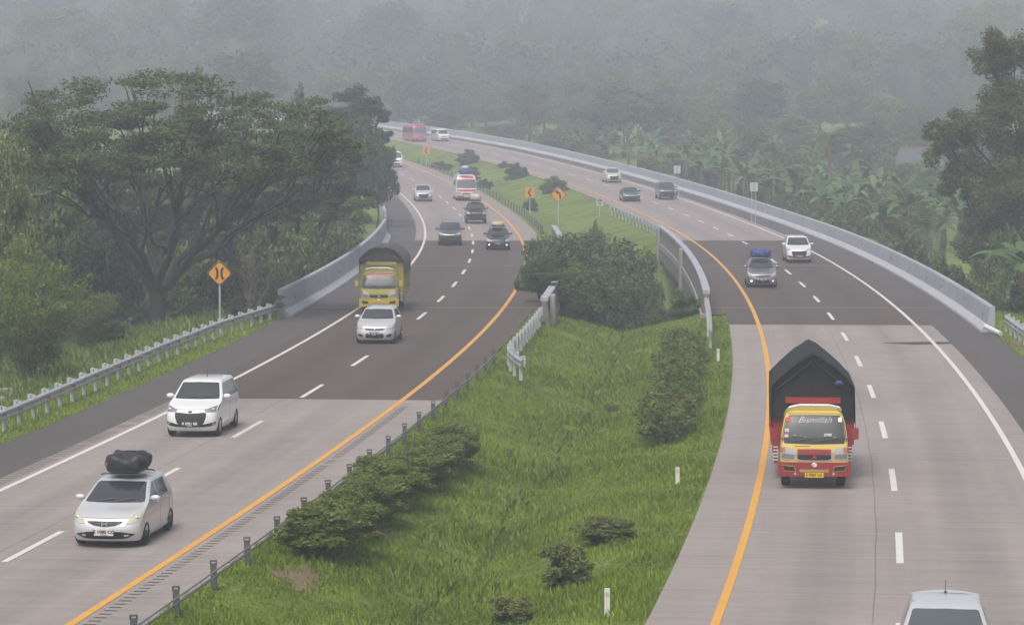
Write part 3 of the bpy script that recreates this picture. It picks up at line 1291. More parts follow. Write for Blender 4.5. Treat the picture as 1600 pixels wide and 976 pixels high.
KIND = {}
KIND['hatch'] = dict(L=3.9, wb=2.5, fo=.78, r=.30, belt=1.0, ws=(1.0, 1.43), wq=.90,
    prof=[(.10, .17), (.03, .27), (0, .42), (.02, .56), (.08, .66), (.15, .73), (.40, .84), (.75, .93), (.90, .975), (1.02, 1.02), (1.45, 1.26), (1.78, 1.42), (1.95, 1.475), (2.3, 1.515), (2.7, 1.525)],
    rear=[(.17, 3.78), (.4, 3.9), (.85, 3.89), (1.0, 3.85), (1.3, 3.66), (1.45, 3.5), (1.525, 3.15)],
    wid=[(.17, .78), (.32, .835), (.6, .848), (.85, .835), (1.0, .81), (1.3, .70), (1.43, .645), (1.49, .60), (1.525, .46)], cf=.40)
KIND['mpv'] = dict(L=4.2, wb=2.655, fo=.76, r=.31, belt=1.10, ws=(1.11, 1.58), wq=.90,
    prof=[(.12, .2), (.03, .3), (0, .46), (.02, .62), (.06, .78), (.14, .87), (.45, .97), (.80, 1.04), (.98, 1.085), (1.08, 1.12), (1.42, 1.36), (1.7, 1.56), (1.88, 1.635), (2.2, 1.675), (2.8, 1.695)],
    rear=[(.2, 4.05), (.5, 4.18), (1.0, 4.19), (1.12, 4.16), (1.5, 4.02), (1.63, 3.9), (1.695, 3.5)],
    wid=[(.2, .76), (.36, .815), (.7, .83), (1.0, .82), (1.11, .80), (1.45, .69), (1.58, .645), (1.65, .59), (1.695, .44)], cf=.36)
KIND['compact'] = dict(L=3.85, wb=2.43, fo=.78, r=.30, belt=1.02, ws=(1.02, 1.41), wq=.90,
    prof=[(.10, .17), (.03, .26), (0, .42), (.03, .58), (.09, .70), (.18, .79), (.5, .90), (.85, .97), (1.0, 1.0), (1.12, 1.04), (1.45, 1.27), (1.70, 1.42), (1.86, 1.47), (2.2, 1.505), (2.6, 1.515)],
    rear=[(.17, 3.7), (.4, 3.84), (.9, 3.84), (1.02, 3.8), (1.3, 3.62), (1.45, 3.45), (1.515, 3.1)],
    wid=[(.17, .78), (.32, .835), (.6, .85), (.88, .835), (1.02, .80), (1.3, .69), (1.41, .635), (1.48, .55), (1.515, .36)], cf=.46)
KIND['suv'] = dict(L=4.75, wb=2.75, fo=.9, r=.38, belt=1.2, ws=(1.22, 1.68), wq=.90,
    prof=[(.14, .33), (.04, .42), (0, .58), (.02, .76), (.06, .94), (.14, 1.03), (.5, 1.11), (1.1, 1.17), (1.25, 1.19), (1.35, 1.23), (1.7, 1.5), (1.9, 1.66), (2.1, 1.74), (2.5, 1.79), (3.0, 1.81)],
    rear=[(.33, 4.6), (.6, 4.74), (1.1, 4.74), (1.23, 4.7), (1.6, 4.5), (1.75, 4.35), (1.81, 3.9)],
    wid=[(.33, .84), (.5, .90), (.8, .92), (1.1, .905), (1.22, .87), (1.55, .74), (1.68, .68), (1.76, .6), (1.81, .4)], cf=.36)
KIND['sedan'] = dict(L=4.6, wb=2.7, fo=.9, r=.31, belt=.98, ws=(.98, 1.36), wq=.88,
    prof=[(.12, .17), (.03, .28), (0, .42), (.02, .55), (.08, .66), (.18, .73), (.6, .85), (1.1, .92), (1.28, .95), (1.4, .985), (1.85, 1.24), (2.1, 1.37), (2.3, 1.42), (2.6, 1.45), (2.9, 1.46)],
    rear=[(.17, 4.45), (.4, 4.58), (.85, 4.6), (.98, 4.5), (1.02, 4.2), (1.25, 3.75), (1.42, 3.4), (1.46, 3.1)],
    wid=[(.17, .80), (.32, .87), (.6, .89), (.85, .875), (.98, .83), (1.25, .70), (1.36, .64), (1.42, .55), (1.46, .38)], cf=.48)
KIND['van'] = dict(L=4.9, wb=2.6, fo=1.1, r=.33, belt=1.2, ws=(1.17, 1.78), wq=.91,
    prof=[(.12, .22), (.03, .34), (0, .5), (.01, .7), (.05, .88), (.14, 1.0), (.34, 1.10), (.48, 1.16), (.68, 1.4), (.95, 1.7), (1.1, 1.84), (1.3, 1.93), (1.7, 1.98), (2.2, 2.0)],
    rear=[(.22, 4.75), (.5, 4.88), (1.2, 4.88), (1.75, 4.75), (1.9, 4.6), (2.0, 4.2)],
    wid=[(.22, .80), (.36, .85), (.7, .86), (1.17, .84), (1.6, .75), (1.8, .70), (1.92, .60), (2.0, .4)], cf=.26)

# fronts: lists of (part name, material key, symmetric?, [(u, z_lo, z_hi) ...]); u beyond 1 runs back along the side
FRONT = {}
FRONT['hatch'] = [
    ('headlight', 'LAMP', 0, [(.60, .60, .62), (.72, .60, .74), (.86, .62, .85), (.97, .66, .885), (1.08, .74, .90), (1.20, .83, .90)]),
    ('grille', BLACK, 1, [(-.52, .635, .655), (-.34, .565, .665), (0, .53, .66), (.34, .565, .665), (.52, .635, .655)]),
    ('air_intake', BLACK, 1, [(-.86, .33, .35), (-.66, .25, .385), (-.5, .235, .41), (0, .23, .42), (.5, .235, .41), (.66, .25, .385), (.86, .33, .35)]),
    ('fog_lamp', LENS, 0, [(.58, .29, .345), (.70, .30, .34)])]
FRONT['mpv'] = [
    ('headlight', 'LAMP', 0, [(.54, .80, .86), (.75, .79, .92), (.95, .80, .97), (1.05, .82, 1.0), (1.22, .93, 1.01)]),
    ('grille', BLACK, 1, [(-.62, .66, .77), (-.55, .46, .78), (-.46, .40, .77), (0, .38, .745), (.46, .40, .77), (.55, .46, .78), (.62, .66, .77)]),
    ('air_intake', BLACK, 1, [(-.97, .42, .50), (-.84, .36, .47), (-.5, .335, .41), (0, .33, .40), (.5, .335, .41), (.84, .36, .47), (.97, .42, .50)]),
    ('chrome_bar', CHROME, 1, [(-.56, .79, .825), (0, .755, .79), (.56, .79, .825)]),
    ('fog_lamp', LENS, 0, [(.86, .40, .455), (.93, .42, .46)])]
FRONT['compact'] = [
    ('headlight', 'LAMP', 0, [(.60, .64, .70), (.75, .62, .78), (.92, .63, .85), (1.02, .67, .89), (1.14, .80, .90)]),
    ('grille', BLACK, 1, [(-.56, .655, .67), (-.42, .595, .685), (0, .58, .685), (.42, .595, .685), (.56, .655, .67)]),
    ('air_intake', BLACK, 1, [(-.50, .29, .40), (-.44, .27, .47), (0, .26, .475), (.44, .27, .47), (.50, .29, .40)]),
    ('fog_lamp', BLACK, 0, [(.62, .33, .38), (.75, .31, .44), (.88, .34, .45)])]
FRONT['suv'] = [
    ('headlight', 'LAMP', 0, [(.56, .86, .93), (.75, .84, 1.0), (.95, .85, 1.04), (1.04, .88, 1.06), (1.2, .98, 1.05)]),
    ('grille', BLACK, 1, [(-.5, .80, .96), (-.44, .72, .985), (0, .70, .99), (.44, .72, .985), (.5, .80, .96)]),
    ('chrome_bar', CHROME, 1, [(-.46, .905, .945), (0, .895, .94), (.46, .905, .945)]),
    ('air_intake', BLACK, 1, [(-.92, .50, .58), (-.7, .46, .66), (0, .45, .66), (.7, .46, .66), (.92, .50, .58)]),
    ('fog_lamp', LENS, 0, [(.74, .53, .60), (.86, .54, .61)])]
FRONT['sedan'] = [
    ('headlight', 'LAMP', 0, [(.52, .62, .65), (.72, .60, .72), (.92, .61, .79), (1.03, .65, .82), (1.18, .76, .83)]),
    ('grille', BLACK, 1, [(-.50, .58, .63), (-.44, .50, .655), (0, .48, .66), (.44, .50, .655), (.50, .58, .63)]),
    ('chrome_bar', CHROME, 1, [(-.50, .635, .66), (0, .615, .655), (.50, .635, .66)]),
    ('air_intake', BLACK, 1, [(-.85, .28, .36), (-.6, .24, .39), (0, .23, .39), (.6, .24, .39), (.85, .28, .36)]),
    ('fog_lamp', LENS, 0, [(.70, .29, .345), (.80, .30, .35)])]
FRONT['van'] = [
    ('headlight', 'LAMP', 0, [(.60, .82, .90), (.78, .80, .96), (.95, .80, 1.02), (1.05, .82, 1.05), (1.2, .95, 1.05)]),
    ('grille', BLACK, 1, [(-.5, .80, .86), (-.42, .74, .875), (0, .73, .875), (.42, .74, .875), (.5, .80, .86)]),
    ('air_intake', BLACK, 1, [(-.66, .36, .46), (-.58, .34, .52), (0, .33, .53), (.58, .34, .52), (.66, .36, .46)]),
    ('fog_lamp', LENS, 0, [(.76, .40, .47), (.88, .41, .48)])]

BODY_CACHE = {}


def car(name, kind, label, cat, mat, pos, rz, lamp=None, plate=None, ink=INK, text=None, rim=ALLOY, glass=GLASS, trim=None, lit=None, scale=(1, 1, 1), spoiler=False, antenna=False, near=False, group=None):
    k = KIND[kind]
    L = k['L']
    t = thing(name, label, cat, pos, rz, group)
    t.scale = scale
    cfv = k['cf']
    S = Shell(L, k['prof'], k['rear'], k['wid'], [(k['prof'][0][1], cfv * .8), (k['prof'][2][1], cfv), (k['prof'][4][1], cfv * .98), (k['prof'][6][1], cfv * .5), (k['prof'][8][1], cfv * .22), (k['prof'][9][1], cfv * .30), (k['prof'][10][1], cfv * .55), (k['prof'][-3][1], cfv * .6), (k['prof'][-1][1], .18)], [(k['prof'][0][1], .22), (k['belt'], .22), (k['prof'][-1][1], .15)])
    r = k['r']
    yw = (k['fo'], k['fo'] + k['wb'])
    wmax = S.w(.6)
    off = Vector((0, -k['fo'] * 0, 0))
    if kind in BODY_CACHE:
        b = link('body', BODY_CACHE[kind].copy(), t)
        b.data.materials.clear()
        b.data.materials.append(mat)
    else:
        b = S.body().build('body', mat, t, True)
        cut_arches(b, [(y, r * 1.02, r + .055, wmax - .27, wmax + .2) for y in yw])
        BODY_CACHE[kind] = b.data
    # dark arch liners / underbody
    m = MB(); m.box((0, L / 2, .24 + (.12 if kind == 'suv' else 0)), (wmax * 2 - .55, L - .9, .16)); m.build('underbody', BLACK, t)
    for y in yw:
        for sg in (-1, 1):
            car_wheel(t, sg * (wmax - .105), y, r, .20, rim)
    # glass
    z0, z1 = k['ws']
    q = k['wq']
    m = MB()
    S.patch(m, [(-q, z0 + .03, z1 - .02), (-q * .93, z0 + .012, z1), (0, z0, z1 + .012), (q * .93, z0 + .012, z1), (q, z0 + .03, z1 - .02)], .004, 22, 10)
    m.build('windscreen', glass, t, True, sharp=30)
    for i, (a, b_) in enumerate(((-.55, -.02), (.05, .6))):
        m = MB()
        p0 = [S.pt(z0 + .02 + .012 * j, a + (b_ - a) * j / 5) for j in range(6)]
        m.tube([(p.x, p.y - .012, p.z + .012) for p in p0], .013, 5)
        m.build('wiper', BLACK, t)
    zb, zt = k['belt'] + .02, k['ws'][1] - .02
    yA0 = S.yf(zb) + S.cf(zb) + .05
    yA1 = S.yf(zt) + S.cf(zt) + .04
    mid = k['fo'] + k['wb'] * .56
    yR0, yR1 = S.yr(zb) - S.cr(zb) - .10, S.yr(zt) - S.cr(zt) - .10
    d2 = min(k['fo'] + k['wb'] * .98, yR1 - .15)
    for sg in (-1, 1):
        segs = [((max(yA0, k['fo'] + .22), yA1), (mid - .04, mid - .04)), ((mid + .04, mid + .04), (d2, d2))]
        if yR1 - d2 > .25:
            segs.append(((d2 + .07, d2 + .07), (yR0, yR1)))
        for lo, hi in segs:
            m = MB(); S.side(m, zb, zt, lo, hi, sg)
            m.build('side_window', glass, t, True, sharp=30)
        # door seams and handles
        m = MB()
        for yy in (mid, d2 + .02):
            S.side(m, .34 if kind != 'suv' else .5, zb - .03, (yy - .006, yy - .006), (yy + .006, yy + .006), sg, .002, 1, 6)
        m.build('door_seam', BLACK, t)
        for yy in (mid - .14, d2 - .12):
            m = MB(); p = S.fin(S.w(zb - .1), yy, zb - .1)
            m.ellipsoid((sg * (p.x + .008), yy, zb - .11), (.022, .085, .018), 8, 6)
            m.build('door_handle', mat, t, True)
        # mirror
        m = MB()
        zmr = zb + .04
        ym = S.yf(zb) + S.cf(zb) + .20
        xm = S.w(zmr)
        m.ellipsoid((sg * (xm + .13), ym, zmr + .03), (.125, .075, .075), 14, 8, 0, .8)
        m.tube([(sg * (xm - .02), ym + .03, zmr - .02), (sg * (xm + .06), ym + .01, zmr)], .03, 6)
        mr = m.build('mirror', mat if mat not in (P_DARK,) else P_BLACK, t, True, sharp=50)
    m = MB()
    zr0, zr1 = k['belt'] + .06, k['ws'][1] - .06
    S.patch(m, [(-.82, zr0, zr1), (0, zr0 - .01, zr1 + .01), (.82, zr0, zr1)], .004, 8, 6, True)
    m.build('rear_window', glass, t, True, sharp=30)
    for sg in (-1, 1):
        m = MB(); sh = [(.72, k['belt'] - .25, k['belt'] - .05), (.98, k['belt'] - .28, k['belt'] - .02)]
        if sg < 0:
            sh = [(-u, a, b_) for u, a, b_ in reversed(sh)]
        S.patch(m, sh, .006, 4, 4, True)
        m.build('tail_light', REDL, t)
    # front
    for nm, mt, sym, shape in FRONT[kind]:
        mt = (lamp or LENS) if mt == 'LAMP' else mt
        if nm == 'fog_lamp' and lit:
            shape = [(.72, .345, .405), (.79, .345, .405)]
        if sym:
            m = MB(); S.patch(m, shape, .007 if nm != 'chrome_bar' else .013, 20, 5)
            g = m.build(nm, mt, t, True, sharp=30)
            if nm == 'grille' and near:
                sm = MB()
                zs_ = [p for p in shape]
                for j in range(1, 5):
                    f = j / 5
                    S.patch(sm, [(u * .96, lo + (hi - lo) * f - .006, lo + (hi - lo) * f + .006) for u, lo, hi in shape], .016, 20, 1)
                sm.build('slat', P_DARK if kind == 'mpv' else BLACK, g)
        else:
            for sg in (-1, 1):
                sh = shape if sg > 0 else [(-u, a, b_) for u, a, b_ in reversed(shape)]
                m = MB(); S.patch(m, sh, .008, 10, 5)
                mm = mt
                if nm == 'fog_lamp' and lit:
                    mm = lit if not isinstance(lit, tuple) else lit[0 if sg < 0 else 1]
                o = m.build(nm, mm, t, True, sharp=30)
                if nm == 'headlight' and near:
                    m = MB(); u = .86 * sg
                    zc = float(np.interp(.86, [p[0] for p in shape], [(p[1] + p[2]) / 2 for p in shape]))
                    p = S.pt(zc, u)
                    m.ellipsoid((p.x, p.y - .004, p.z), (.06, .025, .045), 12, 8)
                    m.build('reflector', CHROME, o, True)
    # number plate
    if plate:
        zp = .43 if kind in ('mpv',) else (.40 if kind in ('hatch',) else .46)
        if kind == 'suv':
            zp = .60
        p = S.pt(zp, 0)
        m = MB(); m.box((0, p.y - .035, zp), (.46, .03, .155))
        m.box((0, p.y - .012, zp), (.2, .04, .08))
        pl = m.build('number_plate', plate, t)
        if text:
            text_mesh('lettering', text, .115, ink, pl, (0, p.y - .053, zp + .012), FACE, bold=.004)
            m = MB()
            for j in range(5):
                m.box((-.06 + .03 * j, p.y - .053, zp - .056), (.018, .003, .022))
            m.build('date_marks', ink, pl)
    if spoiler:
        m = MB(); z = k['prof'][-1][1] - .05
        y = S.yr(z) - .02
        n = 12
        vs, fs = [], []
        for i in range(n + 1):
            a = -1 + 2 * i / n
            x = a * .62
            yy = y - .10 * a * a
            zz = z + .045 - .05 * a * a
            vs += [(x, yy - .22, zz - .03), (x, yy + .10, zz + .0), (x, yy + .10, zz - .035), (x, yy - .22, zz - .06)]
        for i in range(n):
            for j in range(4):
                fs.append((i * 4 + j, (i + 1) * 4 + j, (i + 1) * 4 + (j + 1) % 4, i * 4 + (j + 1) % 4))
        fs += [(3, 2, 1, 0), tuple(n * 4 + j for j in range(4))]
        m.add(vs, fs)
        m.build('spoiler', mat, t, True, sharp=40)
    if antenna:
        m = MB(); z = k['prof'][-1][1] - .02
        y = S.yr(z) - (.55 if antenna is True else antenna)
        m.cyl((0, y, z + .02), .03, .05, 'z', 10)
        m.tube([(0, y, z + .03), (0, y + .10, z + .24)], [.009, .005], 6)
        m.build('antenna', BLACK, t)
    if trim == 'bumper_guard':
        m = MB()
        m.tube([(-.5, -.10, .98), (-.5, -.14, .62), (.5, -.14, .62), (.5, -.10, .98), (-.5, -.10, .98)], .035, 8)
        m.tube([(-.18, -.13, .62), (-.18, -.11, .97)], .03, 8); m.tube([(.18, -.13, .62), (.18, -.11, .97)], .03, 8)
        m.build('bumper_guard', BLACK, t, True)
    if near:
        # roof ditches and bonnet seam
        m = MB()
        zc = k['ws'][1] + .03
        for sg in (-1, 1):
            pts = []
            for i in range(8):
                z = zc + (S.z1 - .035 - zc) * min(1, i / 2)
                yy = S.yf(zc) + S.cf(zc) + .1 + i * (S.yr(zc) - S.yf(zc) - .9) / 7
                pts.append((sg * (S.w(S.z1 - .035) - .02) * (1 - .02 * i), yy, S.z1 - .030))
            m.tube(pts, .007, 5)
        m.build('roof_gutter', BLACK, t)
        m = MB()
        zh = k['prof'][5][1]
        S.patch(m, [(-.92, zh + .012, zh + .018), (0, zh - .005, zh + .001), (.92, zh + .012, zh + .018)], .002, 20, 1)
        m.build('bonnet_seam', BLACK, t)
    return t, S


def place(c, px, py, dz=0.0):
    """Ground point under a vehicle's front, and the heading of the road there."""
    x, y, z = hit(px, py, dz)
    return (x, y, z + .012), -math.atan(slope(c, y + 2))


def roof_load(name, label, cat, t, S, kind, dims, mat, y=None, power=.6, jitter=.05, strap=None):
    """A load resting on a car's roof: a thing of its own with its straps or rack bars."""
    zr = S.z1
    yc = y if y is not None else (KIND[kind]['fo'] + KIND[kind]['wb'] * .62)
    M = Matrix.Translation(t.location) @ Matrix.Rotation(t.rotation_euler.z, 4, 'Z')
    p = M @ Vector((0, yc, zr * t.scale.z + .05))
    o = thing(name, label, cat, p, t.rotation_euler.z)
    m = MB()
    m.ellipsoid((0, 0, dims[2] / 2), (dims[0] / 2, dims[1] / 2, dims[2] / 2), 36, 18, 0, power)
    if jitter > .03:
        q_ = random.uniform(0, 6)
        m.v = [tuple(Vector(v) * (1 + jitter * .8 * math.sin(v[0] * 9 + q_ + v[2] * 7) * math.cos(v[1] * 8 + v[2] * 9) + jitter * .5 * math.sin(v[1] * 19 + v[0] * 13))) for v in m.v]
    b = m.build('cover', mat, o, True)
    m = MB()
    for yy in (-dims[1] * .33, dims[1] * .33):
        m.tube([(-.56, yy, .0), (-.5, yy, .03), (.5, yy, .03), (.56, yy, .0)], .02, 6)
    m.build('rack_bar', BLACK, o)
    if strap:
        m = MB()
        for yy in (-dims[1] * .22, dims[1] * .22):
            pts = [(math.cos(a) * dims[0] * .50, yy, dims[2] * .5 + math.sin(a) * dims[2] * .52) for a in np.linspace(-.4, math.pi + .4, 14)]
            m.tube(pts, .014, 5)
        m.build('strap', strap, o)
    return o


FABRIC_K = plain('black_canvas', (0.016, 0.017, 0.021), .55, noise=.3, nscale=4)
FABRIC_B = plain('blue_tarpaulin', (0.03, 0.055, 0.22), .5, noise=.45, nscale=5)
FABRIC_C = plain('beige_canvas', (0.50, 0.40, 0.24), .6, noise=.2, nscale=4)
FABRIC_W = plain('pale_sheet', (0.50, 0.46, 0.42), .6, noise=.3, nscale=5)
TARP = plain('grey_tarpaulin', (0.013, 0.0135, 0.015), .72, spec=.25, noise=.3, nscale=2.5)
TARP_B = plain('brown_tarpaulin', (0.045, 0.040, 0.035), .6, noise=.3, nscale=2.5)

# --- outer carriageway (CL), front to back
pos, rz = place(CL, 163, 857)
t, S = car('hatchback_car', 'hatch', 'silver hatchback with a black roof bag and a white plate on the pale concrete', 'car', P_SILVER, pos, rz, LENS_Y, PLATE_W, INK, 'E 1080 CC', ALLOY_D, spoiler=True, near=True, scale=(1, 1, .955))
em = MB()
p = S.pt(.60, 0)
em.box((-.055, p.y - .03, .60), (.026, .012, .11)); em.box((.055, p.y - .03, .60), (.026, .012, .11)); em.box((0, p.y - .03, .60), (.11, .012, .028))
em.build('emblem', CHROME, t)
m = MB()
for sg in (-1, 1):
    S.side(m, .20, .29, (1.15, 1.15), (2.95, 2.95), sg, .03, 4, 2)
m.build('side_skirt', P_SILVER, t)
roof_load('roof_bag', 'bulging black canvas luggage bag strapped on the silver hatchback', 'roof bag', t, S, 'hatch', (1.0, 1.30, .50), FABRIC_K, 2.40, .68, .10, plain('strap_grey', (.05, .05, .05), .7))

pos, rz = place(CL, 297, 684)
t, S = car('people_carrier', 'mpv', 'white people carrier with a wide black grille beside the guardrail', 'car', P_WHITE, pos, rz, LENS_D, PLATE_K, INKW, 'B 2021 BK', ALLOY, antenna=.9, near=True)
m = MB(); p = S.pt(.80, 0); m.ellipsoid((0, p.y - .012, .80), (.075, .02, .042), 14, 8); m.build('emblem', BLACK, t, True)

pos, rz = place(CL, 585, 538)
t, S = car('hatchback_car', 'compact', 'silver rounded hatchback driving right in front of the yellow truck', 'car', P_SILVER, pos, rz, LENS, PLATE_K, INKW, 'D 1417 VO', ALLOY, near=True)
m = MB(); p = S.pt(.64, 0); m.ellipsoid((0, p.y - .012, .635), (.05, .02, .045), 12, 8); m.build('emblem', CHROME, t, True)

pos, rz = place(CL, 703, 384)
car('people_carrier', 'mpv', 'dark grey people carrier beside the black car with a beige roof box', 'car', P_DARK, pos, rz, LENS, PLATE_K, scale=(1.04, 1.04, 1.0))

pos, rz = place(CL, 778, 391)
t, S = car('hatchback_car', 'compact', 'black hatchback with lit fog lamps and a beige roof box', 'car', P_BLACK, pos, rz, LENS, PLATE_K, INKW, 'Z 14 H', ALLOY_D, lit=LIT, scale=(1.02, 1, 1))
roof_load('roof_box', 'smooth beige box on the roof of the black hatchback', 'roof box', t, S, 'compact', (.98, 1.5, .42), FABRIC_C, 2.3, .75, .01)

pos, rz = place(CL, 744, 350)
t, S = car('off_road_car', 'suv', 'black off-roader under a pale wrapped roof load, ahead of the white and red bus', 'car', P_BLACK, pos, rz, LENS, PLATE_K, trim='bumper_guard')
roof_load('roof_load', 'pale wrapped bundle on the roof rack of the black off-roader', 'luggage', t, S, 'suv', (1.0, 1.4, .68), FABRIC_W, 2.6, .7, .06, plain('strap_grey', (.05, .05, .05), .7))

pos, rz = place(CL, 662, 315)
car('people_carrier', 'mpv', 'silver people carrier on the inner side of the bend, beside the white and red bus', 'car', P_SILVER, pos, rz, LENS, PLATE_K, scale=(1.04, 1.02, 1.0))

pos, rz = place(CL, 619, 262)
car('passenger_van', 'van', 'white passenger van emerging from behind the dark tree', 'van', P_WHITE, pos, rz, LENS, PLATE_K, scale=(1.05, 1, 1.05))

# --- carriageway CR, back to front
pos, rz = place(CR, 694, 221.5)
car('passenger_van', 'van', 'white passenger van travelling beside the pink bus', 'van', P_WHITE, pos, rz, LENS, PLATE_K, scale=(1.02, 1, .98))
pos, rz = place(CR, 960, 286)
car('people_carrier', 'mpv', 'cream people carrier behind the black saloon near the long barrier', 'car', P_CREAM, pos, rz, LENS, PLATE_K, glass=GLASS_L, scale=(1.06, 1.04, 1.02))
pos, rz = place(CR, 988, 315.5)
car('saloon_car', 'sedan', 'low black saloon with bright headlamps on the median-side lane', 'car', P_BLACK, pos, rz, LENS, PLATE_K)
pos, rz = place(CR, 1045, 312.5)
car('off_road_car', 'suv', 'black off-roader with chrome grille close to the long barrier', 'car', P_BLACK, pos, rz, LENS, PLATE_K)
pos, rz = place(CR, 1191, 450)
t, S = car('people_carrier', 'compact', 'grey car with a blue tarpaulin load and one blue fog lamp', 'car', P_GREYB, pos, rz, LENS, PLATE_K, INKW, 'B 1204 UN', ALLOY_D, lit=(LIT, LITB), scale=(1.0, 1.0, 1.03), near=True)
roof_load('roof_load', 'blue tarpaulin bundle tied on the roof of the grey car', 'luggage', t, S, 'compact', (1.14, 1.4, .46), FABRIC_B, 2.3, .55, .14, REDL)
pos, rz = place(CR, 1249, 411)
car('people_carrier', 'mpv', 'white people carrier in the outer lane under the banana plants', 'car', P_WHITE, pos, rz, LENS, PLATE_K, INKW, 'B 1733 KI', ALLOY, near=True)
# car entering at the bottom: only its roof is in the frame
Yr = 56.3
x, y, z = at(1478, 922, Yr)
rz = -math.atan(slope(CR, 55))
t, S = car('hatchback_car', 'hatch', 'silver hatchback roof with spoiler and short antenna, cut off by the frame', 'car', P_SILVER, (x - .58, Yr - 4.1, .012), rz, LENS, PLATE_W, spoiler=True, antenna=.12, near=True, glass=GLASS_L)


# --- trucks
def truck(pos, rz, label, cabm, bodym, tarp, bump, plate, bodyw, bodyl, bodyh, peak, text, lowm, glass, near):
    t = thing('cargo_truck', label, 'truck', pos, rz)
    W = .92
    S = Shell(1.75, [(.12, .40), (.02, .50), (0, .70), (.01, .95), (.035, 1.12), (.09, 1.32), (.30, 1.85), (.40, 2.02), (.55, 2.10), (.9, 2.14)],
              [(.40, 1.70), (1.0, 1.75), (1.9, 1.72), (2.08, 1.62), (2.14, 1.45)],
              [(.40, W - .03), (.6, W), (1.2, W - .01), (1.85, W - .10), (2.02, W - .17), (2.10, W - .28), (2.14, W - .45)],
              [(.40, .10), (1.1, .12), (1.9, .14), (2.14, .12)], [(.4, .06), (2.14, .1)], 3.2, .0)
    b = S.body(10, 8).build('cab', cabm, t, True, sharp=50)
    m = MB(); S.patch(m, [(-.93, 1.30, 1.86), (-.88, 1.27, 1.93), (0, 1.25, 1.95), (.88, 1.27, 1.93), (.93, 1.30, 1.86)], .005, 20, 10)
    ws = m.build('windscreen', glass, t, True, sharp=30)
    m = MB()
    S.patch(m, [(-.965, 1.28, 1.90), (-.92, 1.23, 1.97), (0, 1.205, 1.985), (.92, 1.23, 1.97), (.965, 1.28, 1.90)], .002, 20, 10)
    m.build('windscreen_seal', BLACK, t, True, sharp=30)
    m = MB(); S.patch(m, [(-.9, 1.262, 1.40), (0, 1.255, 1.385), (.9, 1.262, 1.40)], .008, 16, 2)
    m.build('dashboard_band', BLACK, ws)
    for a, b_ in ((-.62, -.05), (.10, .70)):
        m = MB(); m.tube([(S.pt(1.30 + .07 * j / 5, a + (b_ - a) * j / 5) + Vector((0, -.025, 0))) for j in range(6)], .012, 5); m.build('wiper', BLACK, ws)
    for sg in (-1, 1):
        m = MB(); S.side(m, 1.30, 1.90, (.36, .55), (1.25, 1.25), sg); m.build('side_window', glass, t, True, sharp=30)
        m = MB(); S.side(m, .62, 1.27, (1.29, 1.29), (1.30, 1.30), sg, .003, 1, 3); S.side(m, .62, 1.27, (.30, .30), (.312, .312), sg, .003, 1, 3); m.build('door_seam', BLACK, t)
        # mirror on an arm
        m = MB(); m.box((sg * (W + .19), .02, 1.52), (.17, .10, .30)); mr = m.build('mirror', bump, t)
        m = MB(); m.tube([(sg * (W - .05), .15, 1.35), (sg * (W + .18), .03, 1.36), (sg * (W + .18), .03, 1.7)], .014, 6); m.build('arm', BLACK, mr)
    # lamps, grille, bumper
    for sg in (-1, 1):
        sh = [(.52, .93, .97), (.62, .80, 1.10), (.80, .78, 1.13), (.95, .79, 1.14), (1.06, .82, 1.13)]
        sh = sh if sg > 0 else [(-u, a, b_) for u, a, b_ in reversed(sh)]
        m = MB(); S.patch(m, sh, .012, 10, 5); hl = m.build('headlight', LENS, t, True, sharp=30)
        sh2 = [(.86, .98, 1.12), (1.07, 1.0, 1.11)]
        sh2 = sh2 if sg > 0 else [(-u, a, b_) for u, a, b_ in reversed(sh2)]
        m = MB(); S.patch(m, sh2, .018, 4, 3); m.build('indicator', AMBER, hl)
        sh3 = [(.60, .82, .93), (.80, .82, .95), (.95, .84, .96)]
        sh3 = sh3 if sg > 0 else [(-u, a, b_) for u, a, b_ in reversed(sh3)]
        m = MB(); S.patch(m, sh3, .018, 4, 3); m.build('lens', LENS_D, hl)
    m = MB(); S.patch(m, [(-.56, .80, .84), (-.46, .76, .98), (0, .755, .985), (.46, .76, .98), (.56, .80, .84)], .010, 16, 4); m.build('grille_surround', CHROME if near else lowm, t, True, sharp=30)
    m = MB(); S.patch(m, [(-.50, .93, 1.08), (0, .93, 1.085), (.50, .93, 1.08)], .013, 14, 3); m.build('grille_panel', lowm, t, True, sharp=30)
    m = MB(); S.patch(m, [(-.50, .83, .925), (-.42, .79, .93), (0, .785, .93), (.42, .79, .93), (.50, .83, .925)], .018, 14, 4); g = m.build('grille', BLACK, t, True, sharp=30)
    m = MB(); p = S.pt(.88, 0); m.prism([(-.07, .825), (.07, .825), (0, .93)], p.y - .035, p.y - .02); m.build('emblem', RED if near else CHROME, g)
    m = MB()
    m.box((0, .06, .55), (W * 2 + .12, .22, .36)); m.box((0, .03, .40), (W * 2 - .05, .2, .10))
    bp = m.build('bumper', bump, t)
    m = MB()
    for sg in (-1, 1):
        m.prism([(sg * a, z) for a, z in ((.52, .50), (.56, .60), (.84, .63), (.80, .52))], -.075, -.052)
    m.build('air_intake', BLACK, bp)
    m = MB()
    m.box((0, -.058, .50), (.8, .02, .075))
    for sg in (-1, 1):
        m.tube([(sg * .50, -.06, .48), (sg * .54, -.06, .615), (sg * .88, -.06, .655), (sg * .82, -.06, .50), (sg * .50, -.06, .48)], .012, 5)
    m.build('trim', plain('gold_trim', (.35, .24, .06), .5), bp)
    m = MB(); m.tube([(.078 * math.cos(a), -.065, .66 + .045 * math.sin(a)) for a in np.linspace(0, math.tau, 20)], .010, 6, False)
    m.tube([(.03 * math.cos(a), -.067, .66 + .042 * math.sin(a)) for a in np.linspace(0, math.tau, 16)], .008, 6, False)
